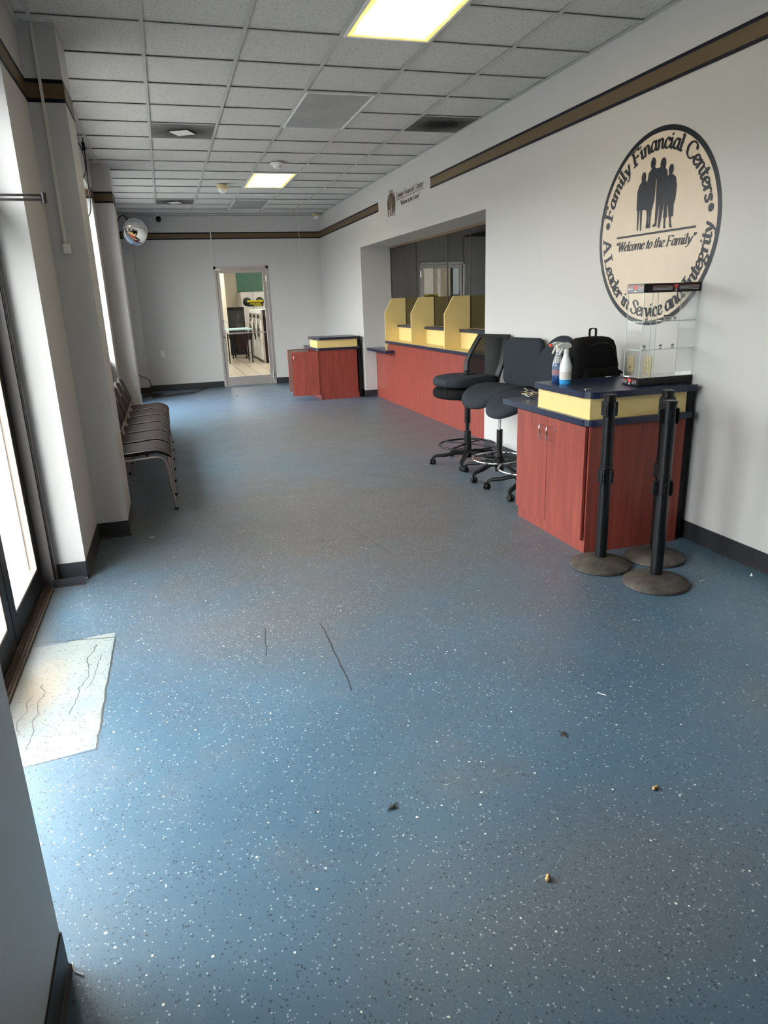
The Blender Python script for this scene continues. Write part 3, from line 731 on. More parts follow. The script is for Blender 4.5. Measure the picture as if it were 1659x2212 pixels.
# ================================================================== TELLER COUNTER
CXF, SLX = 3.325, 3.275
o = thing('teller_counter', 'long cherry red teller counter with navy edge in the wall opening', 'counter', (CXF, 9.1, 0))
def L(b, *a, **k): return b.build(*a, **k)
oy = -9.1; ox = -CXF
def bx(x0, x1, y0, y1, z0, z1, bev=0): 
    b = MB(); b.box(x0 + ox, x1 + ox, y0 + oy, y1 + oy, z0, z1, bev); return b
b = bx(CXF, XGL - .002, NY0 + .002, 10.742, 0, .918); b.merge(bx(CXF, XGL - .002, 10.742, NY1 - .002, 0, .776)); b.build('body', M['wood'], o)
bx(SLX, XGL - .002, NY0 + .002, 10.75, .918, .958, .003).build('counter_slab', M['navy'], o)
bx(SLX + .004, XGL - .13, NY0 + .004, 10.748, .9575, .960).build('slab_top', M['cream'], o)
bx(3.495, XGL - .003, NY0 + .002, 10.72, .960, 1.155).build('recess_panel', M['cream'], o)
for y0, y1 in ((NY0 + .002, 8.23), (8.25, 9.48), (9.50, 10.72)):
    bx(3.473, XGL - .003, y0, y1, 1.155, 1.190, .003).build('transaction_ledge', M['navy'], o)
for yc in (8.24, 9.49, 10.73):
    pts = [(SLX + .002 + ox, .918), (SLX + .002 + ox, 1.378), (3.397 + ox, 1.588), (XGL - .003 + ox, 1.588), (XGL - .003 + ox, .918)]
    b = MB(); b.prism(pts, 'y', yc - .011 + oy, yc + .011 + oy); b.build('divider', M['cream'], o)
bx(SLX + .002, SLX + .03, 10.72, 10.741, .816, .918).build('divider_foot', M['cream'], o)
b = MB(); b.prism([(CXF - .002, 10.42), (3.17, 10.42), (3.16, 10.43), (3.16, NY1 - .004), (XGL - .004, NY1 - .004), (XGL - .004, 10.746), (CXF - .002, 10.746)], 'z', .778, .815)
o = b.build('side_shelf', M['navy'], None, loc=(3.25, 10.9, .778)); tag(o, 'low navy shelf sticking out at the far end of the teller counter', 'shelf')
# security glass
b = MB(); b.box(XGL + .004, XGL + .012, NY0, NY1, 1.19, NZ); o = struct(b.build('window_4', M['tint']))
b = MB()
for y in (11.43, 10.20, 8.98, 7.75): b.box(XGL + .001, XGL + .018, y - .018, y + .018, 1.19, NZ)
b.build('black_seal', M['slot'], o)
b = MB()
for y in (10.73, 9.49, 8.24, 7.0): b.box(XGL + .001, XGL + .006, y - .005, y + .005, 1.19, NZ)
b.build('glass_joint', M['bronzelight'], o)
b = MB(); b.box(XGL - .02, XGL + .002, NY0, NY1, NZ - .03, NZ); b.box(XGL - .008, XGL + .003, NY0, NY1, 1.190, 1.200)
b.build('glazing_channel', simple('bronze_channel', (.28, .20, .13), .35, .5), o)

# ================================================================== RECEPTION CABINETS
def pull(y, z0, z1, x=0.0):
    b = MB(); b.tube([(x, y, z0), (x - .028, y, z0), (x - .034, y, z0 + .008), (x - .034, y, z1 - .008), (x - .028, y, z1), (x, y, z1)], .005, 8); return b
def cabinet(name, x, y, label, opened):
    """front faces -X; origin at the near front floor corner"""
    o = thing(name, label, 'cabinet', (x, y, 0))
    D, Wd = .68, .89
    b = MB()
    if not opened:
        b.box(.018, D, 0, Wd, 0, .808)
    else:
        b.box(0, D, 0, .018, .09, .808); b.box(.035, D, .004, .020, 0, .09); b.box(0, D, Wd - .018, Wd, .09, .808); b.box(D - .018, D, 0, Wd, .0, .808)
        b.box(0, D, .018, Wd - .018, .09, .108); b.box(.01, D, .018, Wd - .018, .79, .808); b.box(.03, .045, .004, Wd - .004, 0, .09); b.box(.03, D, .018, Wd - .018, .44, .455)
    b.build('body', M['wood'], o)
    if not opened:
        b = MB(); b.box(.0, .018, 0, .012, 0, .808, .001); b.box(.003, .018, .012, Wd, 0, .082); b.build('kick_board', M['wood'], o)
    for k, (ya, yb) in enumerate(((.022, .462), (.466, Wd - .002))):
        d = bpy.data.objects.new('door', None) if False else None
        b = MB(); w_ = yb - ya
        b.box(-.020, 0, 0, w_, .086, .800, .0015)
        d = b.build('door', M['wood'], o)
        hy = w_ - .045 if k == 0 else .045
        pull(hy, .652, .742, -.020).build('handle', M['chrome'], d, True)
        if k == 0:
            b = MB(); b.lathe([(0, -.026), (.008, -.026), (.009, -.020)], (0, w_ - .11, .735), 14, 'x'); b.build('lock', M['chrome'], d, True)
        if not opened: d.location = (.002, ya, 0)
        elif k == 0:
            # hinged at the near corner, swung open towards the room
            d.location = (-.004, .004, 0); d.rotation_euler = (0, 0, math.radians(82))
        else:
            d.location = (-.006, Wd - .004, 0); d.rotation_euler = (0, 0, math.radians(117)); d.scale = (-1, 1, 1)
        if opened:
            b = MB(); b.box(-.0005 + .0003, .001, .01, w_ - .01, .095, .79); b.build('inner_face', simple('melamine', (.42, .37, .33), .5), d)
            for z in (.2, .68):
                b = MB(); b.box(0, .012, .0, .05, z - .02, z + .02, .003); b.build('hinge', M['chrome'], d)
    b = MB(); r = .07
    pts = [(-.03 + r - r * math.cos(a), -.02 + r - r * math.sin(a)) for a in [PI / 2 * k / 8 for k in range(9)]] + [(D + .03, -.02), (D + .03, Wd + .21), (-.03, Wd + .21)]
    b.prism(pts, 'z', .808, .846); b.build('lower_slab', M['navy'], o)
    b = MB(); b.box(0.0, D, .012, .63, .846, .972); b.build('riser', M['cream'], o)
    b = MB(); b.box(-.001, D, .009, .633, .846, .853); b.build('riser_trim', M['cream'], o)
    b = MB(); r = .09
    pts = [(-.028 + r - r * math.cos(a), -.018 + r - r * math.sin(a)) for a in [PI / 2 * k / 8 for k in range(9)]] + [(D + .05, -.018), (D + .05, .655), (-.008, .655), (-.028, .635)]
    b.prism(pts, 'z', .972, 1.010); b.build('upper_slab', M['navy'], o)
    b = MB(); b.box(D, D + .055, .02, Wd - .01, 0, .806); b.box(D, D + .055, .02, .63, .847, .971); b.build('gap_shade', M['black'], o)  # black filler painting the shade in the gap between cabinet and wall
    return o
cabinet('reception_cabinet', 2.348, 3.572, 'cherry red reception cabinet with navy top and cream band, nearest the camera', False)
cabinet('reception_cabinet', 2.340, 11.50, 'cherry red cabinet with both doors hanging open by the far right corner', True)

# ================================================================== STANCHIONS
def stanchion(x, y, rz, label):
    o = thing('stanchion', label, 'stanchion', (x, y, 0), rz, 'queue stanchions')
    b = MB(); b.lathe([(0, 0), (.172, 0), (.178, .006), (.176, .018), (.165, .026), (.12, .044), (.07, .058), (.045, .062), (0, .062)], n=56); b.build('base', M['dirtybase'], o, True)
    b = MB(); b.lathe([(0, .055), (.033, .055), (.033, .612), (.036, .614), (.036, .630), (.033, .632), (.033, 1.008), (.0355, 1.010), (.0355, 1.021), (.030, 1.025), (0, 1.025)], n=36); b.build('post', M['blackgloss'], o, True, angle=30)
    for zc in (.945, .555):
        b = MB()
        for k in range(4):
            a = k * PI / 2; c, s_ = math.cos(a), math.sin(a)
            b.obox((.037 * c, .037 * s_, zc), (.014, .030, .080), (0, 0, a), .003)
            b.obox((.045 * c, .045 * s_, zc - .005), (.006, .012, .050), (0, 0, a), .001)
        b.obox((.047, 0, zc), (.018, .034, .07), (0, 0, 0), .003)
        b.build('belt_cassette', M['black'], o)
    return o
stanchion(2.330, 3.365, .5, 'black stanchion before the cabinet front, left one of the three')
stanchion(2.456, 3.018, 2.6, 'black stanchion standing closest to the camera')
stanchion(2.703, 3.350, 3.4, 'black stanchion partly hidden behind the closest one, near the wall')

# ================================================================== CUSHION HELPER
def cushion(outline, z0, z1, r, deform=None, n=5):
    """outline: closed 2-D list; rounded edge radius r"""
    cx = sum(p[0] for p in outline) / len(outline); cy = sum(p[1] for p in outline) / len(outline)
    def ins(d): 
        out = []
        for p in outline:
            v = Vector((p[0] - cx, p[1] - cy)); l_ = v.length; v = v * max(0.0, (l_ - d) / l_); out.append((cx + v.x, cy + v.y))
        return out
    levels = []
    for k in range(n + 1):
        a = PI / 2 * k / n; levels.append((r * (1 - math.sin(a)), z0 + r * (1 - math.cos(a))))
    for k in range(n + 1):
        a = PI / 2 * k / n; levels.append((r * (1 - math.cos(a)), z1 - r + r * math.sin(a)))
    for f in (.3, .55, .8): levels.append((None, z1, f))
    levels.insert(0, (None, z0, .5))
    rings = []
    for lv in levels:
        if lv[0] is None:
            base = ins(r); pts = [(cx + (p[0] - cx) * (1 - lv[2]), cy + (p[1] - cy) * (1 - lv[2])) for p in base]
        else: pts = ins(lv[0])
        rings.append([Vector((p[0], p[1], lv[1])) for p in pts])
    b = MB()
    if deform: rings = [[deform(p) for p in rg] for rg in rings]
    b.loft(rings); return b
def superell(a, b_, e, n=40, cx=0, cy=0):
    out = []
    for k in range(n):
        t_ = 2 * PI * k / n; c, s_ = math.cos(t_), math.sin(t_)
        out.append((cx + a * math.copysign(abs(c) ** (2 / e), c), cy + b_ * math.copysign(abs(s_) ** (2 / e), s_)))
    return out

# ================================================================== TASK STOOLS
def star_base(o, R, angs, z_hub, arch, mat):
    for a in angs:
        c, s_ = math.cos(a), math.sin(a)
        b = MB(); pts = []
        for f, z in ((.05, z_hub), (.35, z_hub - .01 + arch), (.65, z_hub - .03 + arch * .7), (.9, .085), (1.0, .070)): pts.append((R * f * c, R * f * s_, z))
        rings = []
        for i, p in enumerate(pts):
            w_ = .030 - .010 * i / 4; h = .022 - .009 * i / 4
            t_ = Vector((-s_, c, 0))
            rings.append([Vector(p) + t_ * (w_ * math.cos(q)) + Vector((0, 0, h * math.sin(q))) for q in [2 * PI * k / 12 for k in range(12)]])
        b.loft(rings); lg = b.build('leg', mat, o, True, angle=60)
        b = MB(); a2 = a + 1.1; d = Vector((math.cos(a2), math.sin(a2), 0)); cc = Vector((R * c, R * s_, 0)) + d * .012; ax = Vector((-d.y, d.x, 0))
        for sgn in (-1, 1):
            k_ = MB(); k_.lathe([(0, -.011), (.022, -.011), (.028, -.006), (.028, .006), (.022, .011), (0, .011)], n=22, axis='y')
            b.merge(k_, Matrix.Translation(cc + ax * .014 * sgn + Vector((0, 0, .028))) @ Matrix.Rotation(math.atan2(d.y, d.x), 4, 'Z'))
        b.tube([(R * c, R * s_, .045), (R * c, R * s_, .075)], .010)
        b.build('caster', M['black'], lg, True)
def foot_ring(o, z, r, mat, a0, slope=0.0):
    b = MB(); b.tube([(r * math.cos(2 * PI * k / 48), r * math.sin(2 * PI * k / 48), z) for k in range(48)], .0095, 10, closed=True); rg = b.build('foot_ring', mat, o, True)
    b = MB()
    for k in range(4):
        a = a0 + k * PI / 2; b.tube([(.025 * math.cos(a), .025 * math.sin(a), z + .012), (r * math.cos(a), r * math.sin(a), z + .004)], .008, 8)
    b.lathe([(.033, z - .03), (.036, z - .02), (.036, z + .03), (.030, z + .05)], n=24); b.build('ring_spokes', M['black'], rg, True)
def column(o, segs):
    for nm, r, z0, z1, mt in segs:
        b = MB(); b.lathe([(0, z0), (r, z0), (r * 1.02, z0 + .004), (r, z1 - .004), (r * .97, z1), (0, z1)], n=28); b.build(nm, mt, o, True, angle=30)
def lever(o, p, q, mat):
    b = MB(); b.tube([p, ((p[0] + q[0]) / 2, (p[1] + q[1]) / 2, (p[2] + q[2]) / 2 + .004), q], [.005, .006, .009], 8); b.build('lever', mat, o, True)

# mesh-backed stool
rz1 = PI + .30
o = thing('task_stool', 'tall black stool with see-through mesh back, farthest of three', 'stool', (2.70, 6.20, 0), rz1, 'tall swivel stools')
star_base(o, .34, [math.radians(165 + 72 * k) - rz1 for k in range(5)], .105, .012, M['black'])
column(o, [('hub', .040, .06, .20, M['black']), ('lower_boot', .035, .17, .318, M['black']), ('gas_lift', .021, .31, .42, M['blackgloss']), ('sleeve', .029, .40, .64, M['black'])])
foot_ring(o, .185, .275, M['blackgloss'], .3)
out = superell(.262, .262, 3.2, 48, .045, 0)
def dsh(p):
    f = max(0, (p.x - .05) / .26); q = p.copy(); q.z += .012 * (abs(p.y) / .26) ** 2 - .020 * f ** 2; return q
cushion(out, .668, .752, .034, dsh).build('seat', M['blackfabric'], o, True, angle=80)
b = MB(); b.box(-.10, .12, -.09, .09, .625, .675, .01); b.build('mechanism', M['black'], o)
lever(o, (.05, .08, .645), (.10, .27, .628), M['black'])
b = MB(); b.tube([(-.05, 0, .655), (-.17, 0, .66), (-.215, 0, .72), (-.225, 0, .85)], .022, 12); b.build('back_bar', M['black'], o, True)
def backx(z): return -.185 - .05 * max(0, (z - .85)) / .36 - .10 * (max(0, (z - .85)) / .36) ** 1.6
def bw(z):
    t_ = (z - .79) / .43
    return .235 + .045 * math.sin(min(1, t_ / .55) * PI / 2) - .115 * max(0, t_ - .38) ** 1.1
zs = [.79 + .43 * k / 16 for k in range(17)]
outer = [(bw(z), z) for z in zs] + [(-bw(z), z) for z in reversed(zs)]
inner = []
for y, z in outer: inner.append((y * (1 - .052 / abs(y) * 1.0), .79 + .030 + (z - .79) * (1 - .060 / .43)))
b = MB(); n_ = len(outer)
def bp(y, z, off): return Vector((backx(z) + off + .12 * y * y, y, z))
rings = []
for (yo, zo), (yi, zi) in zip(outer, inner):
    rings.append([bp(yo, zo, .012), bp(yi, zi, .014), bp(yi, zi, -.010), bp(yo, zo, -.014)])
vs = [[b.b.verts.new(p) for p in rg] for rg in rings]
for i in range(n_):
    A, B = vs[i], vs[(i + 1) % n_]
    for k in range(4): b.b.faces.new([A[k], A[(k + 1) % 4], B[(k + 1) % 4], B[k]])
bk = b.build('backrest', M['black'], o, True)
b = MB(); 
half = len(inner) // 2
L_ = [bp(y, z, .004) for y, z in inner[:half + 1]][:17]; R_ = [bp(y, z, .004) for y, z in list(reversed(inner))][:17]
cols = 8; grid = [[b.b.verts.new(L_[i].lerp(R_[i], j / cols) - Vector((.02 * math.sin(PI * j / cols), 0, 0))) for j in range(cols + 1)] for i in range(17)]
for i in range(16):
    for j in range(cols): b.b.faces.new([grid[i][j], grid[i][j + 1], grid[i + 1][j + 1], grid[i + 1][j]])
b.build('mesh_panel', M['mesh'], bk, True)
b = MB(); pts = [(.33, .22, .77), (.335, .22, .70), (.33, .22, .655), (.30, .21, .650)]
# spare pad lying on it
o2 = thing('spare_seat_pad', 'charcoal seat pad laid on top of the mesh-backed stool', 'seat pad', (2.665, 6.185, .768), PI + .22)
out = superell(.285, .25, 3.0, 48)
def dsp(p):
    q = p.copy(); q.z += .0; return q
cushion(out, .0, .078, .034, lambda p: Vector((p.x, p.y, p.z + .018 * (1 - ((p.x) / .285) ** 2) * (1 if p.z > .04 else 0)))).build('pad', M['fabric'], o2, True, angle=80)
b = MB(); b.box(-.10, .03, -.035, .035, .092, .100, .002); b.tube([(-.03, 0, .10), (-.03, 0, .125)], .010); b.lathe([(0, .122), (.024, .122), (.026, .132), (.0, .134)], (-.03, 0, 0), 18); b.build('bracket', M['black'], o2, True)
b = MB(); b.tube(curve_pts([(.20, .14, .075), (.285, .12, .06), (.295, .12, .0), (.290, .12, -.07), (.27, .11, -.085)]), .0035, 6); b.build('strap', M['black'], o2, True)

def padded_stool(loc, rz, label, angs, ring_z, ring_r, back_outline, bx0, seat_r):
    o = thing('task_stool', label, 'stool', loc, rz, 'tall swivel stools')
    star_base(o, .335, [a - rz for a in angs], .105, .030, M['black'])
    column(o, [('hub', .038, .045, .16, M['black']), ('sleeve', .027, .14, .428, M['blackgloss']), ('gas_lift', .0145, .42, .70, M['chrome'])])
    foot_ring(o, ring_z, ring_r, M['chrome'], .6)
    out = superell(seat_r, .255, 2.7, 48, .035, 0)
    def sd(p):
        f = (p.x - .0) / .30; q = p.copy()
        q.z += .022 * (abs(p.y) / .25) ** 2 * 1.0 - .055 * max(0, f) ** 2 + .018 * math.cos(min(1.2, abs(f)) * PI / 2) - .01; return q
    cushion(out, .715, .800, .038, sd).build('seat', M['fabric'], o, True, angle=80)
    b = MB(); b.box(-.12, .10, -.08, .08, .665, .722, .012); b.build('mechanism', M['black'], o)
    lever(o, (.06, .06, .70), (.16, .24, .682), M['black'])
    b = MB(); b.tube([(-.05, 0, .69), (-.25, 0, .70), (-.335, 0, .76), (-.345, 0, .95)], .018, 12); b.build('back_bar', M['black'], o, True)
    def bd(p):
        # p: x=lateral, y=height, z=thickness
        z = p.y; y = p.x
        x = bx0 - (p.z) + .22 * y * y - .05 * ((z - .95) / .25) ** 2 * (-1 if False else 1) * .5
        return Vector((x, y, z))
    b = cushion(back_outline, 0, .060, .028, bd); b.build('backrest', M['fabric'], o, True, angle=80)
    return o
bo = [(p[0], p[1]) for p in rrect(.50, .44, .075, 7, 0, .99)]
bo = [(x * (1.0 + .10 * math.cos((z - .97) / .22 * PI / 2)) * .95, z) for x, z in bo]
padded_stool((2.752, 5.60, 0), PI + .24, 'tall charcoal padded stool with square back, middle of three', [math.radians(130 + 72 * k) for k in range(5)], .165, .242, bo, -.235, .305)
bo = superell(.30, .235, 2.3, 48, 0, 1.015); bo = [(x * (1 - .30 * max(0, (z - .98) / .26)), z) for x, z in bo]
padded_stool((2.735, 5.03, 0), PI + .05, 'tall charcoal padded stool with rounded back behind the near cabinet', [math.radians(145 + 72 * k) for k in range(5)], .195, .245, bo, -.235, .315)

# ================================================================== VISITOR CHAIRS
def visitor_chair(y, label):
    """faces +X; origin on the floor, lateral centre"""
    o = thing('visitor_chair', label, 'chair', (-.30, y, 0), 0, 'stacking chairs in a row along the windows')
    for s_ in (-1, 1):
        yy = .235 * s_
        P = curve_pts([(-.155, yy, .425), (.0, yy, .436), (.095, yy, .443), (.135, yy, .436), (.163, yy, .410), (.180, yy, .365), (.196, yy, .18), (.212, yy, .012)], 5)
        b = MB(); b.tube(P, .011, 8); lg = b.build('leg', M['steel'], o, True)
        b = MB(); b.lathe([(0, 0), (.015, 0), (.015, .018), (0, .018)], (.213, yy, 0), 12); b.build('foot_cap', M['black'], lg)
        P = curve_pts([(-.150, yy, .415), (-.17, yy, .30), (-.195, yy, .15), (-.215, yy, .012)], 4)
        b = MB(); b.tube(P, .011, 8); lg = b.build('leg', M['steel'], o, True)
        b = MB(); b.lathe([(0, 0), (.015, 0), (.015, .018), (0, .018)], (-.215, yy, 0), 12); b.build('foot_cap', M['black'], lg)
        P = curve_pts([(-.14, yy, .425), (-.175, yy, .47), (-.20, yy, .56), (-.245, yy, .70), (-.265, yy * .97, .785), (-.27, yy * .9, .800)], 4)
        b = MB(); b.tube(P, .010, 8); b.build('back_upright', M['steel'], o, True)
    prof = [(-.20, .452), (-.06, .458), (.06, .468), (.115, .468), (.165, .452), (.205, .428), (.222, .412)]
    rings = []
    for i, (x, z) in enumerate(prof):
        w_ = .208 if i < 5 else (.200 if i == 5 else .18)
        th_ = .036 if i < 6 else .018
        rings.append([Vector((x, w_ * cx_, z + th_ * cz_)) for cx_, cz_ in [(-1, .3), (-.97, .05), (-.9, -.05), (.9, -.05), (.97, .05), (1, .3), (1, .7), (.96, .95), (.85, 1.03), (.4, .92), (0, .88), (-.4, .92), (-.85, 1.03), (-.96, .95), (-1, .7)]])
    b = MB(); b.loft(rings); st = b.build('seat', M['vinyl'], o, True, angle=70)
    for s_ in (-1, 1):
        b = MB(); b.tube(curve_pts([(x, .208 * s_ if i < 5 else .208 * s_ * (.95 - .1 * (i - 5)), z + .030 if i < 6 else z + .014) for i, (x, z) in enumerate(prof)], 3), .0035, 6); b.build('piping', M['steel'], st, True)
    rings = []
    for k in range(9):
        z = .545 + .265 * k / 8; x = -.190 - .085 * k / 8; hw = .222 - (.03 if k in (0, 8) else (.008 if k in (1, 7) else 0)); d = .022 if 0 < k < 8 else .008
        rings.append([Vector((x + dx_ * d - .02 * (1 - cy_ ** 2), cy_ * hw, z)) for cy_, dx_ in [(-1, 0), (-.9, 1), (-.45, 1), (0, 1), (.45, 1), (.9, 1), (1, 0), (.9, -.6), (.45, -.6), (0, -.6), (-.45, -.6), (-.9, -.6)]])
    b = MB(); b.loft(rings); b.build('backrest', M['vinyl'], o, True, angle=70)
    b = MB(); b.tube(curve_pts([(-.235, -.228, .70), (-.262, -.215, .795), (-.285, -.10, .818), (-.288, 0, .820), (-.285, .10, .818), (-.262, .215, .795), (-.235, .228, .70)], 5), .010, 8); b.build('back_rail', M['steel'], o, True)
    b = MB(); b.box(.02, .05, -.235, .235, .425, .440, .003); b.build('cross_bar', M['steel'], o)
    return o
vl = ['dark brown vinyl stacking chair at the near end of the window row', 'dark brown stacking chair, second from the near end of the window row',
      'dark brown stacking chair, third from the near end of the window row', 'dark brown stacking chair, third from the far end of the window row',
      'dark brown stacking chair, second from the far end of the window row', 'dark brown stacking chair at the far end of the window row']
vc = visitor_chair(5.915, vl[0])
for k in range(1, 6):
    c = copy_tree(vc); c.location = (-.30, 5.915 + .514 * k, 0); c['label'] = vl[k]

# ================================================================== LETTERING (pen-stroke italic)
def Lc(*p): return ('L', p)
def Cc(*p): return ('C', p)
G = {
 'F': (.70, [Lc((.15, 0), (.15, 1)), Lc((.15, 1), (.68, 1), (.68, .84)), Lc((.15, .53), (.50, .53), (.50, .45)), Lc((.02, 0), (.32, 0)), Lc((.02, 1), (.15, 1))]),
 'A': (.84, [Lc((.04, 0), (.40, 1)), Lc((.40, 1), (.72, 0)), Lc((.17, .35), (.60, .35)), Lc((-.04, 0), (.16, 0)), Lc((.58, 0), (.86, 0))]),
 'L': (.68, [Lc((.15, 0), (.15, 1)), Lc((.02, 0), (.62, 0), (.66, .2)), Lc((.02, 1), (.32, 1))]),
 'S': (.62, [Cc((.56, .76), (.50, .94), (.33, 1), (.14, .91), (.13, .72), (.30, .56), (.50, .42), (.55, .22), (.42, .03), (.2, 0), (.07, .1), (.04, .27))]),
 'I': (.38, [Lc((.17, 0), (.17, 1)), Lc((.03, 0), (.33, 0)), Lc((.03, 1), (.33, 1))]),
 'C': (.80, [Cc((.74, .74), (.66, .93), (.47, 1), (.22, .91), (.08, .68), (.06, .42), (.17, .12), (.40, 0), (.62, .06), (.76, .26))]),
 'W': (1.0, [Lc((.06, 1), (.26, 0)), Lc((.26, 0), (.50, .95)), Lc((.50, .95), (.68, 0)), Lc((.68, 0), (.95, 1)), Lc((-.04, 1), (.2, 1)), Lc((.40, 1), (.60, 1)), Lc((.84, 1), (1.04, 1))]),
 'a': (.56, [Cc((.45, .50), (.36, .63), (.20, .62), (.07, .42), (.05, .2), (.14, .02), (.30, .06), (.42, .25)), Lc((.46, .64), (.42, .1), (.52, 0), (.60, .08))]),
 'm': (.88, [Lc((.0, .56), (.10, .62), (.10, 0)), Cc((.10, .40), (.20, .57), (.33, .64), (.42, .55), (.42, .40)), Lc((.42, .45), (.42, 0)), Cc((.42, .40), (.52, .57), (.64, .64), (.73, .55), (.73, .40)), Lc((.73, .45), (.72, .08), (.80, 0), (.87, .07))]),
 'n': (.58, [Lc((.0, .56), (.10, .62), (.10, 0)), Cc((.10, .40), (.20, .57), (.33, .64), (.42, .55), (.42, .40)), Lc((.42, .45), (.42, .08), (.50, 0), (.57, .07))]),
 'h': (.58, [Lc((.0, .96), (.10, 1), (.10, 0)), Cc((.10, .40), (.20, .57), (.33, .64), (.42, .55), (.42, .40)), Lc((.42, .45), (.42, .08), (.50, 0), (.57, .07))]),
 'i': (.28, [Lc((.0, .56), (.10, .62), (.10, .07), (.18, 0), (.26, .07)), Lc((.08, .84), (.12, .90))]),
 'l': (.28, [Lc((.0, .96), (.10, 1), (.10, .07), (.18, 0), (.26, .07))]),
 'y': (.50, [Lc((.0, .60), (.10, .62), (.24, .03)), Cc((.48, .64), (.42, .38), (.28, .0), (.10, -.27), (-.04, -.27))]),
 'c': (.44, [Cc((.40, .48), (.33, .63), (.20, .62), (.07, .45), (.05, .22), (.15, .02), (.30, .02), (.42, .15))]),
 'e': (.45, [Cc((.07, .29), (.25, .33), (.40, .45), (.37, .60), (.24, .64), (.10, .50), (.05, .25), (.14, .03), (.30, .02), (.42, .14))]),
 't': (.34, [Lc((.16, .86), (.12, .10), (.20, 0), (.31, .08)), Lc((.0, .61), (.32, .61))]),
 'r': (.42, [Lc((.0, .56), (.10, .62), (.10, 0)), Cc((.10, .36), (.20, .56), (.31, .63), (.40, .55))]),
 's': (.40, [Cc((.34, .50), (.26, .63), (.12, .60), (.10, .47), (.20, .36), (.32, .22), (.28, .04), (.12, 0), (.02, .12))]),
 'd': (.58, [Cc((.45, .50), (.36, .63), (.20, .62), (.07, .42), (.05, .2), (.14, .02), (.30, .06), (.42, .25)), Lc((.38, .97), (.47, 1), (.43, .1), (.52, 0), (.60, .08))]),
 'v': (.46, [Lc((.0, .60), (.08, .62), (.20, 0)), Cc((.20, 0), (.36, .30), (.44, .52), (.40, .62))]),
 'g': (.52, [Cc((.42, .46), (.32, .63), (.15, .61), (.07, .44), (.14, .28), (.28, .29), (.40, .42)), Cc((.15, .28), (.06, .14), (.18, .05), (.36, -.02), (.42, -.15), (.28, -.29), (.08, -.27), (0, -.15), (.12, -.03)), Lc((.40, .58), (.54, .60))]),
 'o': (.50, [Cc((.26, .64), (.11, .52), (.05, .25), (.09, .06), (.22, 0), (.37, .11), (.44, .38), (.39, .57), (.26, .64), (.11, .52))]),
 ' ': (.30, []),
 '"': (.38, [Lc((.08, .98), (.06, .80)), Lc((.24, .98), (.22, .80))]),
 '(': (.40, [Cc((.14, 1.0), (.04, .90), (.06, .78), (.10, .76)), Cc((.32, 1.0), (.22, .90), (.24, .78), (.28, .76))]),
 ')': (.40, [Cc((.10, .98), (.16, .92), (.14, .80), (.04, .74)), Cc((.28, .98), (.34, .92), (.32, .80), (.22, .74))]),
}
def glyph_quads(ch, thick, thin):
    adv, st = G[ch]; out = []; nib = Vector((math.cos(math.radians(12)), math.sin(math.radians(12)))) * thick / 2
    for kind, pts in st:
        P = [Vector(p) for p in pts]
        if kind == 'C' and len(P) > 2: P = [Vector((q.x, q.y)) for q in curve_pts([(p.x, p.y, 0) for p in P], 5)]
        for a, b_ in zip(P, P[1:]):
            d = b_ - a
            if d.length < 1e-6: continue
            n = Vector((-d.y, d.x)).normalized() * thin / 2; e = d.normalized() * thin / 2
            out.append([a - e + n, b_ + e + n, b_ + e - n, a - e - n])
            if abs(d.x * nib.y - d.y * nib.x) > 1e-5: out.append([a - nib, b_ - nib, b_ + nib, a + nib])
    return adv, out
def text_width(s_, track=0.0): return sum(G[c][0] + track for c in s_)
QN = [0]
def put_text(b, s_, h, place, thick=.17, thin=.055, shear=.25, track=.0, xs=1.0):
    """place(u, v) -> world point; u runs along the line in units of metres"""
    x = 0
    for c in s_:
        adv, qs = glyph_quads(c, thick, thin)
        for q in qs: 
            QN[0] = (QN[0] + 1) % 23; off = Vector((-QN[0] * 4e-5, 0, 0))
            try: b.quad(*[place((x + (p.x + shear * p.y)) * h * xs, p.y * h, (x + adv / 2) * h * xs) + off for p in q])
            except ValueError: pass
        x += adv + track
    return x * h * xs
# ------------------------------------------------ round emblem on the right wall
EC = (4.152, 1.950)
vinylm = simple('dark_vinyl_lettering', (.005, .006, .013), .285, spec=.22, bump=.08, bscale=160)
em = thing('wall_emblem', 'large round company emblem with family silhouette painted on the right wall', 'sign', (XR, EC[0], EC[1]))
def wp(u, v, e): return Vector((-e, -u, v))      # u to the viewer's right
b = MB(); N_ = 96
b.b.faces.new([b.b.verts.new(wp(.576 * math.cos(2 * PI * k / N_), .576 * math.sin(2 * PI * k / N_), .0012)) for k in range(N_)])
b.build('disc', simple('emblem_beige', (.66, .54, .42), .42), em)
b = MB()
for k in range(N_):
    a, c = 2 * PI * k / N_, 2 * PI * (k + 1) / N_
    b.quad(*[wp(r * math.cos(q), r * math.sin(q), .0022) for r, q in ((.573, a), (.604, a), (.604, c), (.573, c))])
b.build('ring', vinylm, em)
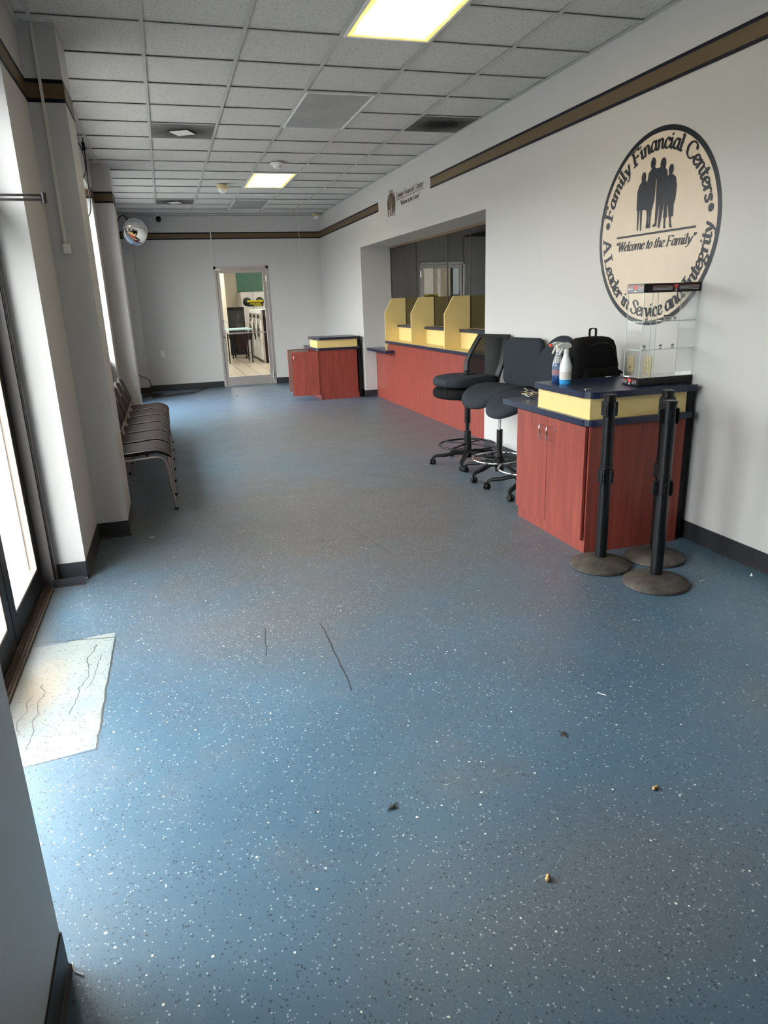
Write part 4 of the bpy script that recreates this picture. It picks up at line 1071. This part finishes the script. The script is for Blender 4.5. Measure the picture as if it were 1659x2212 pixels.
FAM = [  # overlapping outlines, (wall y, wall z) as painted
 [(4.262, 2.262), (4.300, 2.262), (4.326, 2.240), (4.344, 2.200), (4.341, 2.100), (4.336, 2.082), (4.244, 2.082), (4.238, 2.240)],
 [(4.330, 2.09), (4.306, 2.09), (4.311, 1.962), (4.324, 1.957)], [(4.301, 2.09), (4.278, 2.09), (4.277, 1.955), (4.291, 1.958)],
 [(4.246, 2.250), (4.236, 2.300), (4.210, 2.321), (4.186, 2.332), (4.160, 2.317), (4.120, 2.317), (4.120, 2.255), (4.156, 2.250), (4.158, 2.140), (4.176, 2.078), (4.252, 2.078), (4.255, 2.150)],
 [(4.236, 2.085), (4.212, 2.085), (4.206, 1.995), (4.213, 1.985), (4.229, 1.985), (4.226, 2.03)], [(4.210, 2.085), (4.180, 2.085), (4.185, 2.02), (4.184, 1.975), (4.199, 1.975), (4.203, 2.02)],
 [(4.230, 1.990), (4.206, 1.995), (4.183, 1.980), (4.186, 1.964), (4.230, 1.966)],
 [(4.150, 2.250), (4.140, 2.318), (4.075, 2.308), (4.052, 2.288), (4.044, 2.250), (4.046, 2.180), (4.056, 2.094), (4.144, 2.094), (4.147, 2.160)],
 [(4.143, 2.10), (4.108, 2.10), (4.121, 1.985), (4.140, 1.985)], [(4.141, 1.990), (4.120, 1.990), (4.121, 1.970), (4.162, 1.967), (4.160, 1.977)], [(4.105, 2.10), (4.062, 2.10), (4.089, 1.955), (4.106, 1.957)],
 [(4.050, 2.250), (4.030, 2.262), (3.998, 2.258), (3.968, 2.240), (3.953, 2.190), (3.957, 2.110), (3.970, 2.080), (4.056, 2.080)],
 [(4.060, 2.09), (4.028, 2.09), (4.024, 2.010), (4.060, 2.012)], [(4.023, 2.09), (3.970, 2.09), (3.965, 2.012), (4.008, 2.010)],
 [(4.054, 2.015), (4.033, 2.015), (4.038, 1.960), (4.050, 1.957)], [(4.050, 1.965), (4.033, 1.965), (4.032, 1.948), (4.050, 1.948)], [(4.003, 2.015), (3.985, 2.015), (3.980, 1.965), (3.996, 1.960)], [(3.998, 1.968), (3.978, 1.968), (3.968, 1.946), (3.992, 1.948)],
 [(4.276, 2.27), (4.294, 2.27), (4.294, 2.25), (4.276, 2.25)], [(4.207, 2.335), (4.184, 2.335), (4.180, 2.305), (4.212, 2.305)], [(4.108, 2.335), (4.084, 2.335), (4.076, 2.300), (4.116, 2.300)], [(4.024, 2.275), (4.006, 2.275), (4.000, 2.245), (4.032, 2.245)]]
for hy, hz, ry, rz_ in ((4.284, 2.282, .022, .032), (4.196, 2.352, .024, .034), (4.096, 2.333, .027, .036), (4.016, 2.287, .022, .031)):
    FAM.append([(hy + ry * math.cos(2 * PI * k / 20), hz + rz_ * math.sin(2 * PI * k / 20)) for k in range(20)])
def fam_mesh(f, e):
    b = MB()
    for i, pl in enumerate(FAM):
        fc = b.b.faces.new([b.b.verts.new(wp(*f(y, z), e + i * 6e-5)) for y, z in pl]); 
        fc.normal_update()
        if fc.normal.x > 0: fc.normal_flip()
    bmesh.ops.triangulate(b.b, faces=b.b.faces[:], ngon_method='EAR_CLIP')
    return b
fam_mesh(lambda y, z: (EC[0] - y, z - EC[1]), .0024).build('family_silhouette', vinylm, em)
b = MB(); b.quad(wp(-.392, -.026, .0024), wp(.402, -.026, .0024), wp(.402, -.013, .0024), wp(-.392, -.013, .0024)); b.build('underline', vinylm, em)
b = MB()
s_ = '(Welcome to the Family)'; hh = .060; wtot = .80; xs = wtot / (text_width(s_) * hh)
put_text(b, s_, hh, lambda u, v, c: wp(-.402 + u, -.112 + v, .0024), .18, .075, .25, 0, xs); b.build('welcome_lettering', vinylm, em)
def arc_text(b, s_, h, r, a0, a1, top, sh=0.0):
    n = text_width(s_); 
    def place(u, v, c):
        t_ = c / (n * h); a = math.radians(a0 + (a1 - a0) * t_)
        du = (u - c)
        if top:
            er = Vector((math.cos(a), math.sin(a))); et = Vector((math.sin(a), -math.cos(a)))
        else:
            er = -Vector((math.cos(a), math.sin(a))); et = Vector((-math.sin(a), math.cos(a)))
        base = Vector((math.cos(a), math.sin(a))) * r
        q = base + et * du * xsc + er * v
        return wp(q.x, q.y, .0024)
    xsc = 1.0; arc = abs(math.radians(a1 - a0)) * r; xsc = arc / (n * h)
    put_text(b, s_, h, place, .20, .11, sh)
b = MB(); arc_text(b, 'Family Financial Centers', .090, .474, 168, 12, True); b.build('top_lettering', vinylm, em)
b = MB(); arc_text(b, 'A Leader in Service and Integrity', .088, .548, 183, 359, False); b.build('bottom_lettering', vinylm, em)
b = MB()
for u, v in ((-.507, .07), (.514, .073)):
    b.b.faces.new([b.b.verts.new(wp(u + .024 * math.cos(2 * PI * k / 24), v + .024 * math.sin(2 * PI * k / 24), .0024)) for k in range(24)])
b.build('dots', vinylm, em)
# ------------------------------------------------ small logo above the teller opening
brownm = simple('brown_vinyl_lettering', (.085, .055, .032), .45)
lg = thing('small_wall_logo', 'small brown company logo above the teller opening between the gold bands', 'sign', (XR, 9.30, 2.83))
fam_mesh(lambda y, z: ((9.30 - 9.75) + (4.148 - y) * .95, (z - 1.948) / .432 * .345 + 2.648 - 2.83), .0015).build('family_silhouette', brownm, lg)
b = MB(); s_ = 'Family Financial Centers'; put_text(b, s_, .068, lambda u, v, c: wp(-.235 + u, .018 + v, .0015), .18, .07, .25, 0, 1.055 / (text_width(s_) * .068)); b.build('name_lettering', brownm, lg)
b = MB(); b.quad(wp(-.225, -.008, .0015), wp(.83, -.008, .0015), wp(.83, .001, .0015), wp(-.225, .001, .0015)); b.build('underline', brownm, lg)
b = MB(); s_ = '(Welcome to the Family)'; put_text(b, s_, .052, lambda u, v, c: wp(-.075 + u, -.083 + v, .0015), .18, .07, .25, 0, .76 / (text_width(s_) * .052)); b.build('welcome_lettering', brownm, lg)

# ------------------------------------------------ sign in the far door, seen from behind
def text_mesh(s_, size, mat, name, parent, mt):
    cu = bpy.data.curves.new(name, 'FONT'); cu.body = s_; cu.size = size; cu.align_x = 'CENTER'; cu.offset = size * .02
    tmp = bpy.data.objects.new('tmp', cu); COL.objects.link(tmp)
    dg = bpy.context.evaluated_depsgraph_get(); me = bpy.data.meshes.new_from_object(tmp.evaluated_get(dg))
    bpy.data.objects.remove(tmp); bpy.data.curves.remove(cu)
    me.transform(mt); me.materials.clear(); me.materials.append(mat)
    o = bpy.data.objects.new(name, me); COL.objects.link(o); o.parent = parent; return o
yel = simple('sign_yellow', (.85, .66, .02), .4)
sg = thing('door_sign', 'small black and yellow sign on the glass of the far door', 'sign', (1.758, YF + .034, 1.60))
b = MB(); b.box(-.155, .155, -.001, .001, -.068, .035); b.build('board', simple('sign_black', (.012, .010, .010), .4), sg)
b = MB(); b.prism([(-.155, .008), (-.05, .024), (.05, .022), (.155, .010), (.155, .052), (-.155, .052)], 'y', -.003, -.001); b.build('yellow_band', yel, sg)
# reads backwards from this side
back = Matrix.Rotation(PI, 4, 'Z') @ Matrix.Rotation(PI / 2, 4, 'X')
text_mesh('WESTERN', .048, yel, 'lettering', sg, Matrix.Translation((.0, -.0035, -.030)) @ back)
text_mesh('UNION', .048, yel, 'lettering', sg, Matrix.Translation((.045, -.0035, -.062)) @ back)

# ================================================================== DISPLAY CASE
dc = thing('display_case', 'clear glass display case with black top and base on the near cabinet', 'display case', (2.9175, 3.735, 1.011), 0)
HX, HY = .196, .080
b = MB(); b.box(-HX, HX, -HY, HY, 0, .048, .003); b.build('base', M['blackgloss'], dc)
b = MB(); b.box(-HX - .004, HX + .004, -HY - .004, HY + .004, .547, .600, .004); b.build('top_panel', M['blackgloss'], dc)
b = MB(); b.box(-HX + .006, HX - .006, -HY + .006, HY - .006, .048, .051); b.build('base_liner', simple('mirror_liner', (.8, .82, .82), .06, .9, var=0), dc)
cg = M['caseglass']
for nm, q in (('front_glass', (-HX + .003, HX - .003, -HY + .002, -HY + .005)), ('side_glass', (-HX + .003, -HX + .006, -HY + .005, HY - .003)), ('side_glass', (HX - .006, HX - .003, -HY + .005, HY - .003)),
              ('sliding_door', (-HX + .006, .02, HY - .006, HY - .003)), ('sliding_door', (-.02, HX - .006, HY - .011, HY - .008))):
    b = MB(); b.box(*q, .051, .547); b.build(nm, cg, dc)
edge = simple('glass_edge', (.62, .70, .68), .15)
b = MB()
for x_, y_ in ((-HX + .004, -HY + .003), (HX - .004, -HY + .003), (-HX + .004, HY - .004), (HX - .004, HY - .004)): b.box(x_ - .0014, x_ + .0014, y_ - .0014, y_ + .0014, .05, .547)
for x_ in (-.02, .02): b.box(x_ - .0012, x_ + .0012, HY - .009, HY - .006, .05, .547)
b.build('glass_edges', edge, dc)
for z in (.213, .378):
    b = MB(); b.box(-HX + .007, HX - .007, -HY + .006, HY - .012, z, z + .004); sh = b.build('glass_shelf', cg, dc)
    b = MB(); b.box(-HX + .007, HX - .007, -HY + .0045, -HY + .006, z, z + .004); b.box(-HX + .0055, -HX + .007, -HY + .006, HY - .012, z, z + .004); b.build('shelf_edge', edge, sh)
    for x_ in (-.06, .06, .15):
        b = MB(); b.box(x_ - .011, x_ + .011, HY - .014, HY - .013, z + .006, z + .018); b.build('price_tag', simple('tag_grey', (.35, .34, .32), .6), sh)
b = MB(); b.box(.065, .125, HY - .016, HY - .0155, .380, .412); o_ = b.build('label_card', M['white'], dc)
b = MB(); b.box(.066, .124, HY - .0168, HY - .016, .402, .409)
for k in range(4): b.box(.078 + k * .009, .083 + k * .009, HY - .0168, HY - .016, .386, .396)
b.build('label_print', M['black'], o_)
rs = simple('logo_red', (.75, .08, .10), .4); stripes_m = [simple('stripe_red', (.6, .12, .10), .4), simple('stripe_cream', (.6, .5, .35), .4), simple('stripe_white', (.75, .75, .75), .4), simple('stripe_blue', (.25, .3, .6), .4)]
def case_logo(face, cx_, z0, h, w_, grey=False):
    """face: 'end' (-X side) or 'front' (-Y side)"""
    def P(u, v, e): return (-HX - .0042 - e, -u + cx_, z0 + v) if face == 'end' else (cx_ + u, -HY - .0042 - e, z0 + v)
    if grey:
        b = MB(); b.quad(P(-w_ / 2, 0, .0006), P(w_ / 2, 0, .0006), P(w_ / 2, h, .0006), P(-w_ / 2, h, .0006)); b.build('grey_plate', simple('brushed_grey', (.16, .15, .15), .3, .4), dc)
    b = MB(); t_ = h * .38
    b.quad(P(-.018, h * .88, .0014), P(.018, h * .88, .0014), P(.009, h * .36, .0014), P(-.009, h * .36, .0014)); l1 = b.build('logo', rs, dc)
    b = MB(); b.quad(P(-.002, h * .36, .0014), P(.002, h * .36, .0014), P(.002, h * .22, .0014), P(-.002, h * .22, .0014)); b.quad(P(-.009, h * .22, .0014), P(.009, h * .22, .0014), P(.009, h * .10, .0014), P(-.009, h * .10, .0014)); b.build('logo_stem', M['white'], l1)
    for k in range(4):
        v = h * (.72 - .16 * k)
        b = MB()
        for sg_ in (-1, 1):
            u0, u1 = sorted((sg_ * .024, sg_ * (w_ / 2 - .006))); b.quad(P(u0, v, .001), P(u1, v, .001), P(u1, v + h * .055, .001), P(u0, v + h * .055, .001))
        b.build('stripe', stripes_m[k] if face == 'end' else stripes_m[(0, 2, 2, 2)[k]], l1)
case_logo('end', 0, .002, .044, .15); case_logo('end', 0, .550, .047, .158, True); case_logo('front', .02, .550, .047, .34)

# ================================================================== THINGS ON THE CABINET
def mixbottle(name, label, x, y, liquid, body_m, liq_h, nozzle, rz, cat='spray bottle'):
    o = thing(name, label, cat, (x, y, 1.0105), rz)
    prof = [(0, 0), (.034, 0), (.037, .004), (.037, .085), (.0385, .100), (.037, .118), (.024, .160), (.0155, .188), (.014, .198), (0, .198)]
    lo = [(0, 0), (.034, 0), (.0372, .004), (.0372, liq_h), (0, liq_h)]
    b = MB(); b.lathe(prof, n=36); b.build('bottle', body_m, o, True)
    b = MB(); b.lathe([(r * 1.008 if r else 0, z) for r, z in lo], n=36); b.build('liquid', liquid, o, True)
    b = MB(); b.lathe([(0, .196), (.0165, .196), (.0165, .222), (.012, .226), (0, .226)], n=26); b.build('collar', M['white'], o, True)
    b = MB(); b.prism([(-.062, .236), (-.062, .252), (-.03, .262), (.012, .262), (.030, .250), (.034, .236), (.015, .226), (-.03, .232)], 'y', -.010, .010); b.build('sprayer_head', M['white'], o)
    b = MB(); b.tube(curve_pts([(-.030, 0, .234), (-.036, 0, .215), (-.048, 0, .198), (-.052, 0, .190)]), [.006] * 24 + [.004], 8); b.build('trigger', M['white'], o, True)
    b = MB(); b.lathe([(0, -.076), (.010, -.076), (.010, -.062), (0, -.062)], (0, 0, .244), 16, 'x'); b.build('nozzle', nozzle, o, True)
    return o
trans = NT('frosted_plastic'); trans.bsdf((.78, .80, .78), .45, 0, .4); trans = trans.m
clearb = NT('clear_blue_bottle'); clearb.bsdf((.10, .16, .26), .12, 0, .5); clearb = clearb.m
blue = simple('blue_cleaner', (.05, .32, .72), .2); dblue = simple('dark_blue_cleaner', (.015, .05, .16), .15)
bt = mixbottle('spray_bottle', 'frosted white spray bottle with bright blue liquid at the bottom', 2.425, 4.00, blue, trans, .032, M['white'], .1)
b = MB(); b.lathe([(.0376, .040), (.0376, .083)], n=36); lb = b.build('label', simple('pale_label', (.66, .62, .58), .6), bt, True)
b = MB()
for k in range(5): b.lathe([(.0379, .047 + k * .007), (.0379, .049 + k * .007)], n=36)
b.build('label_lines', simple('label_print', (.55, .40, .36), .6), lb, True)
bt = mixbottle('spray_bottle', 'dark blue cleaner bottle with red nozzle standing behind the white one', 2.430, 4.105, dblue, clearb, .045, M['red'], .25)
b = MB(); b.lathe([(.0376, .055), (.0376, .088)], n=36); lb = b.build('label', simple('maroon_label', (.28, .13, .16), .5), bt, True)
b = MB(); b.lathe([(.0366, .118), (.0250, .160), (.0165, .185)], n=36); b.build('shoulder_label', simple('white_label', (.62, .62, .62), .5), bt, True)
b = MB()
for k in range(7):
    z = .122 + k * .009; r = .037 - (.037 - .0165) * (z - .118) / .067 + .0008
    for a in range(150, 330, 30): b.obox((r * math.cos(math.radians(a)), r * math.sin(math.radians(a)), z), (.0015, .008, .004), (0, 0, math.radians(a)))
b.build('shoulder_print', M['black'], bt)
# keys
kb = thing('key_bunch', 'bunch of brass keys lying on the lower navy slab beside the riser', 'keys', (2.50, 4.60, .8465))
brass = simple('key_brass', (.42, .31, .17), .3, .8); nick = simple('key_nickel', (.5, .48, .45), .3, .9)
b = MB(); b.tube([(.03 * math.cos(2 * PI * k / 24), .03 * math.sin(2 * PI * k / 24), .022 + .012 * math.sin(2 * PI * k / 24)) for k in range(24)], .003, 8, closed=True); b.build('key_ring', M['chrome'], kb, True)
for k in range(16):
    a = random.uniform(0, 2 * PI); r = random.uniform(.03, .06); z = .006 + .0028 * k
    b = MB(); b.lathe([(0, -.0012), (.011, -.0012), (.011, .0012), (0, .0012)], (0, 0, 0), 14)
    b.box(.009, .040, -.0035, .0035, -.001, .001); b.box(.022, .034, -.006, -.003, -.001, .001)
    ky = b.build('key', brass if k % 3 else nick, kb); ky.location = (r * .55 * math.cos(a), r * .8 * math.sin(a), z + .004); ky.rotation_euler = (random.uniform(-.35, .35), random.uniform(-.3, .3), a + random.uniform(-1, 1))
b = MB(); b.tube(curve_pts([(.03, 0, .03), (.055, .01, .045), (.07, -.02, .03), (.06, -.05, .012), (.03, -.06, .012)]), .004, 8); b.build('key_fob', M['black'], kb, True)
# backpack
bp_ = thing('backpack', 'black fabric backpack with top loop standing behind the spray bottles', 'backpack', (2.86, 4.385, .8465), 0)
def ring_at(z, hw, hd, cx_=0, cy_=0, e=3.2, n=32): return [Vector((p[0] + cx_, p[1] + cy_, z)) for p in superell(hw, hd, e, n)]
b = MB(); b.loft([ring_at(0, .150, .075), ring_at(.012, .185, .10), ring_at(.10, .198, .112), ring_at(.20, .192, .112), ring_at(.29, .180, .105, .002), ring_at(.36, .168, .095, .002), ring_at(.400, .152, .078, .0), ring_at(.420, .125, .055, .0), ring_at(.428, .08, .03, .0), ring_at(.430, .03, .02, .0)])
b.build('main_body', M['blackfabric'], bp_, True, angle=80)
b = MB(); b.loft([ring_at(.02, .12, .03, .02, -.095), ring_at(.04, .15, .045, .02, -.10), ring_at(.15, .15, .048, .02, -.098), ring_at(.21, .14, .035, .02, -.09), ring_at(.225, .12, .02, .02, -.085)])
b.build('front_pocket', M['blackfabric'], bp_, True, angle=80)
b = MB(); b.loft([ring_at(.03, .02, .06, .195, -.02), ring_at(.05, .035, .08, .198, -.02), ring_at(.16, .035, .08, .195, -.02), ring_at(.19, .02, .06, .185, -.02)])
b.build('side_pocket', M['blackfabric'], bp_, True, angle=80)
b = MB(); P = curve_pts([(-.02, .0, .418), (-.022, 0, .47), (-.012, 0, .486), (.018, 0, .486), (.028, 0, .47), (.026, 0, .418)])
for p, q in zip(P, P[1:]): b.prism([(p.x, p.z), (q.x, q.z), (q.x, q.z - .006), (p.x, p.z - .006)], 'y', -.014, .014)
b.build('top_loop', M['blackfabric'], bp_)
for s_ in (-1, 1):
    b = MB(); P = curve_pts([(-.10 - .02 * s_, .02 * s_, .405), (-.165 - .015 * s_, .03 * s_, .33), (-.205, .035 * s_, .22), (-.205, .04 * s_, .10), (-.18, .045 * s_, .02)]); b.tube(P, .012, 8); b.build('shoulder_strap', M['blackfabric'], bp_, True)
b = MB(); b.tube(curve_pts([(-.13, -.088, .34), (-.05, -.112, .385), (.05, -.108, .385), (.13, -.088, .33), (.16, -.098, .22)]), .003, 6); b.build('zipper', M['blackgloss'], bp_, True)
b = MB(); b.box(.17, .21, -.11, -.107, .155, .170, .0005); b.build('white_tag', M['white'], bp_)
b = MB(); b.prism([(-.02, -.006), (.022, -.008), (.018, .006), (-.016, .008)], 'z', 0, .003); o = b.build('paper_scrap', M['white'], None, loc=(0, 0, 0)); o.location = (2.88, 4.20, 1.0105); tag(o, 'tiny white paper scrap on the back edge of the navy top', 'scrap')
b = MB(); b.tube([(-.02, 0, .002), (.02, .004, .002)], .002, 6); o = b.build('paper_clip', M['chrome'], None); o.location = (2.41, 3.71, 1.0105); tag(o, 'small metal clip on the near corner of the navy top', 'clip')

# ================================================================== LITTER ON THE FLOOR
def bit(name, label, cat, x, y, build, mat, rz=0):
    b = MB(); build(b); o = b.build(name, mat, None, True); o.location = (x, y, .0008); o.rotation_euler = (0, 0, rz); tag(o, label, cat); return o
tan = simple('peanut_shell', (.52, .33, .14), .7, bump=.5, bscale=300); dk = simple('dry_leaf', (.03, .025, .02), .8)
def nut(b): b.lathe([(0, -.013), (.005, -.010), (.0065, -.005), (.0045, 0), (.0062, .006), (.004, .012), (0, .013)], (0, 0, .006), 14, 'x')
bit('nut_shell', 'small tan nut shell on the near floor', 'litter', .844, 1.376, nut, tan, .9)
bit('nut_shell', 'tiny tan nut shell on the floor at the right', 'litter', 1.364, 1.591, nut, tan, .2)
def leafy(b):
    b.tube([(-.02, -.01, .003), (0, .0, .006), (.025, .018, .003)], [.001, .004, .001], 6); b.tube([(-.008, .012, .003), (.004, .0, .007), (.018, -.010, .002)], [.001, .004, .001], 6); b.lathe([(0, 0), (.009, .003), (.006, .008), (0, .009)], n=8)
bit('dry_leaf', 'small dark curled leaf in the middle of the near floor', 'litter', .518, 1.793, leafy, dk)
bit('dry_leaf', 'small dark curled leaf on the right of the near floor', 'litter', 1.238, 1.952, leafy, dk, 1.2)
def sliver(b): b.tube(curve_pts([(-.018, 0, .0015), (0, .003, .003), (.018, -.001, .0015)]), .0018, 6)
bit('paper_sliver', 'thin white paper sliver on the right half of the floor', 'litter', 1.529, 2.142, sliver, M['white'], 2.2)
bit('paper_sliver', 'thin white paper sliver beside the closest stanchion base', 'litter', 2.712, 2.947, sliver, M['white'], .2)
bit('paper_sliver', 'curved white paper sliver at the foot of the near left pillar', 'litter', -.395, 1.50, lambda b: b.tube(curve_pts([(-.015, .02, .012), (-.01, 0, .004), (.012, -.018, .003)]), .002, 6), M['white'])
bit('paper_sliver', 'thin pale sliver on the floor beside the second left pillar', 'litter', -.27, 5.0, sliver, M['white'], .4)
bit('drywall_screw', 'tiny white wall anchor on the floor near the right wall', 'screw', 3.018, 2.913, lambda b: b.lathe([(0, 0), (.008, 0), (.008, .002), (.0025, .003), (.0025, .016), (0, .017)], n=12), M['white'])
bit('twig', 'short dark twig on the far floor before the glazed door', 'litter', 1.086, 12.87, lambda b: b.tube([(-.02, -.08, .004), (.02, .08, .004)], .004, 6), dk)
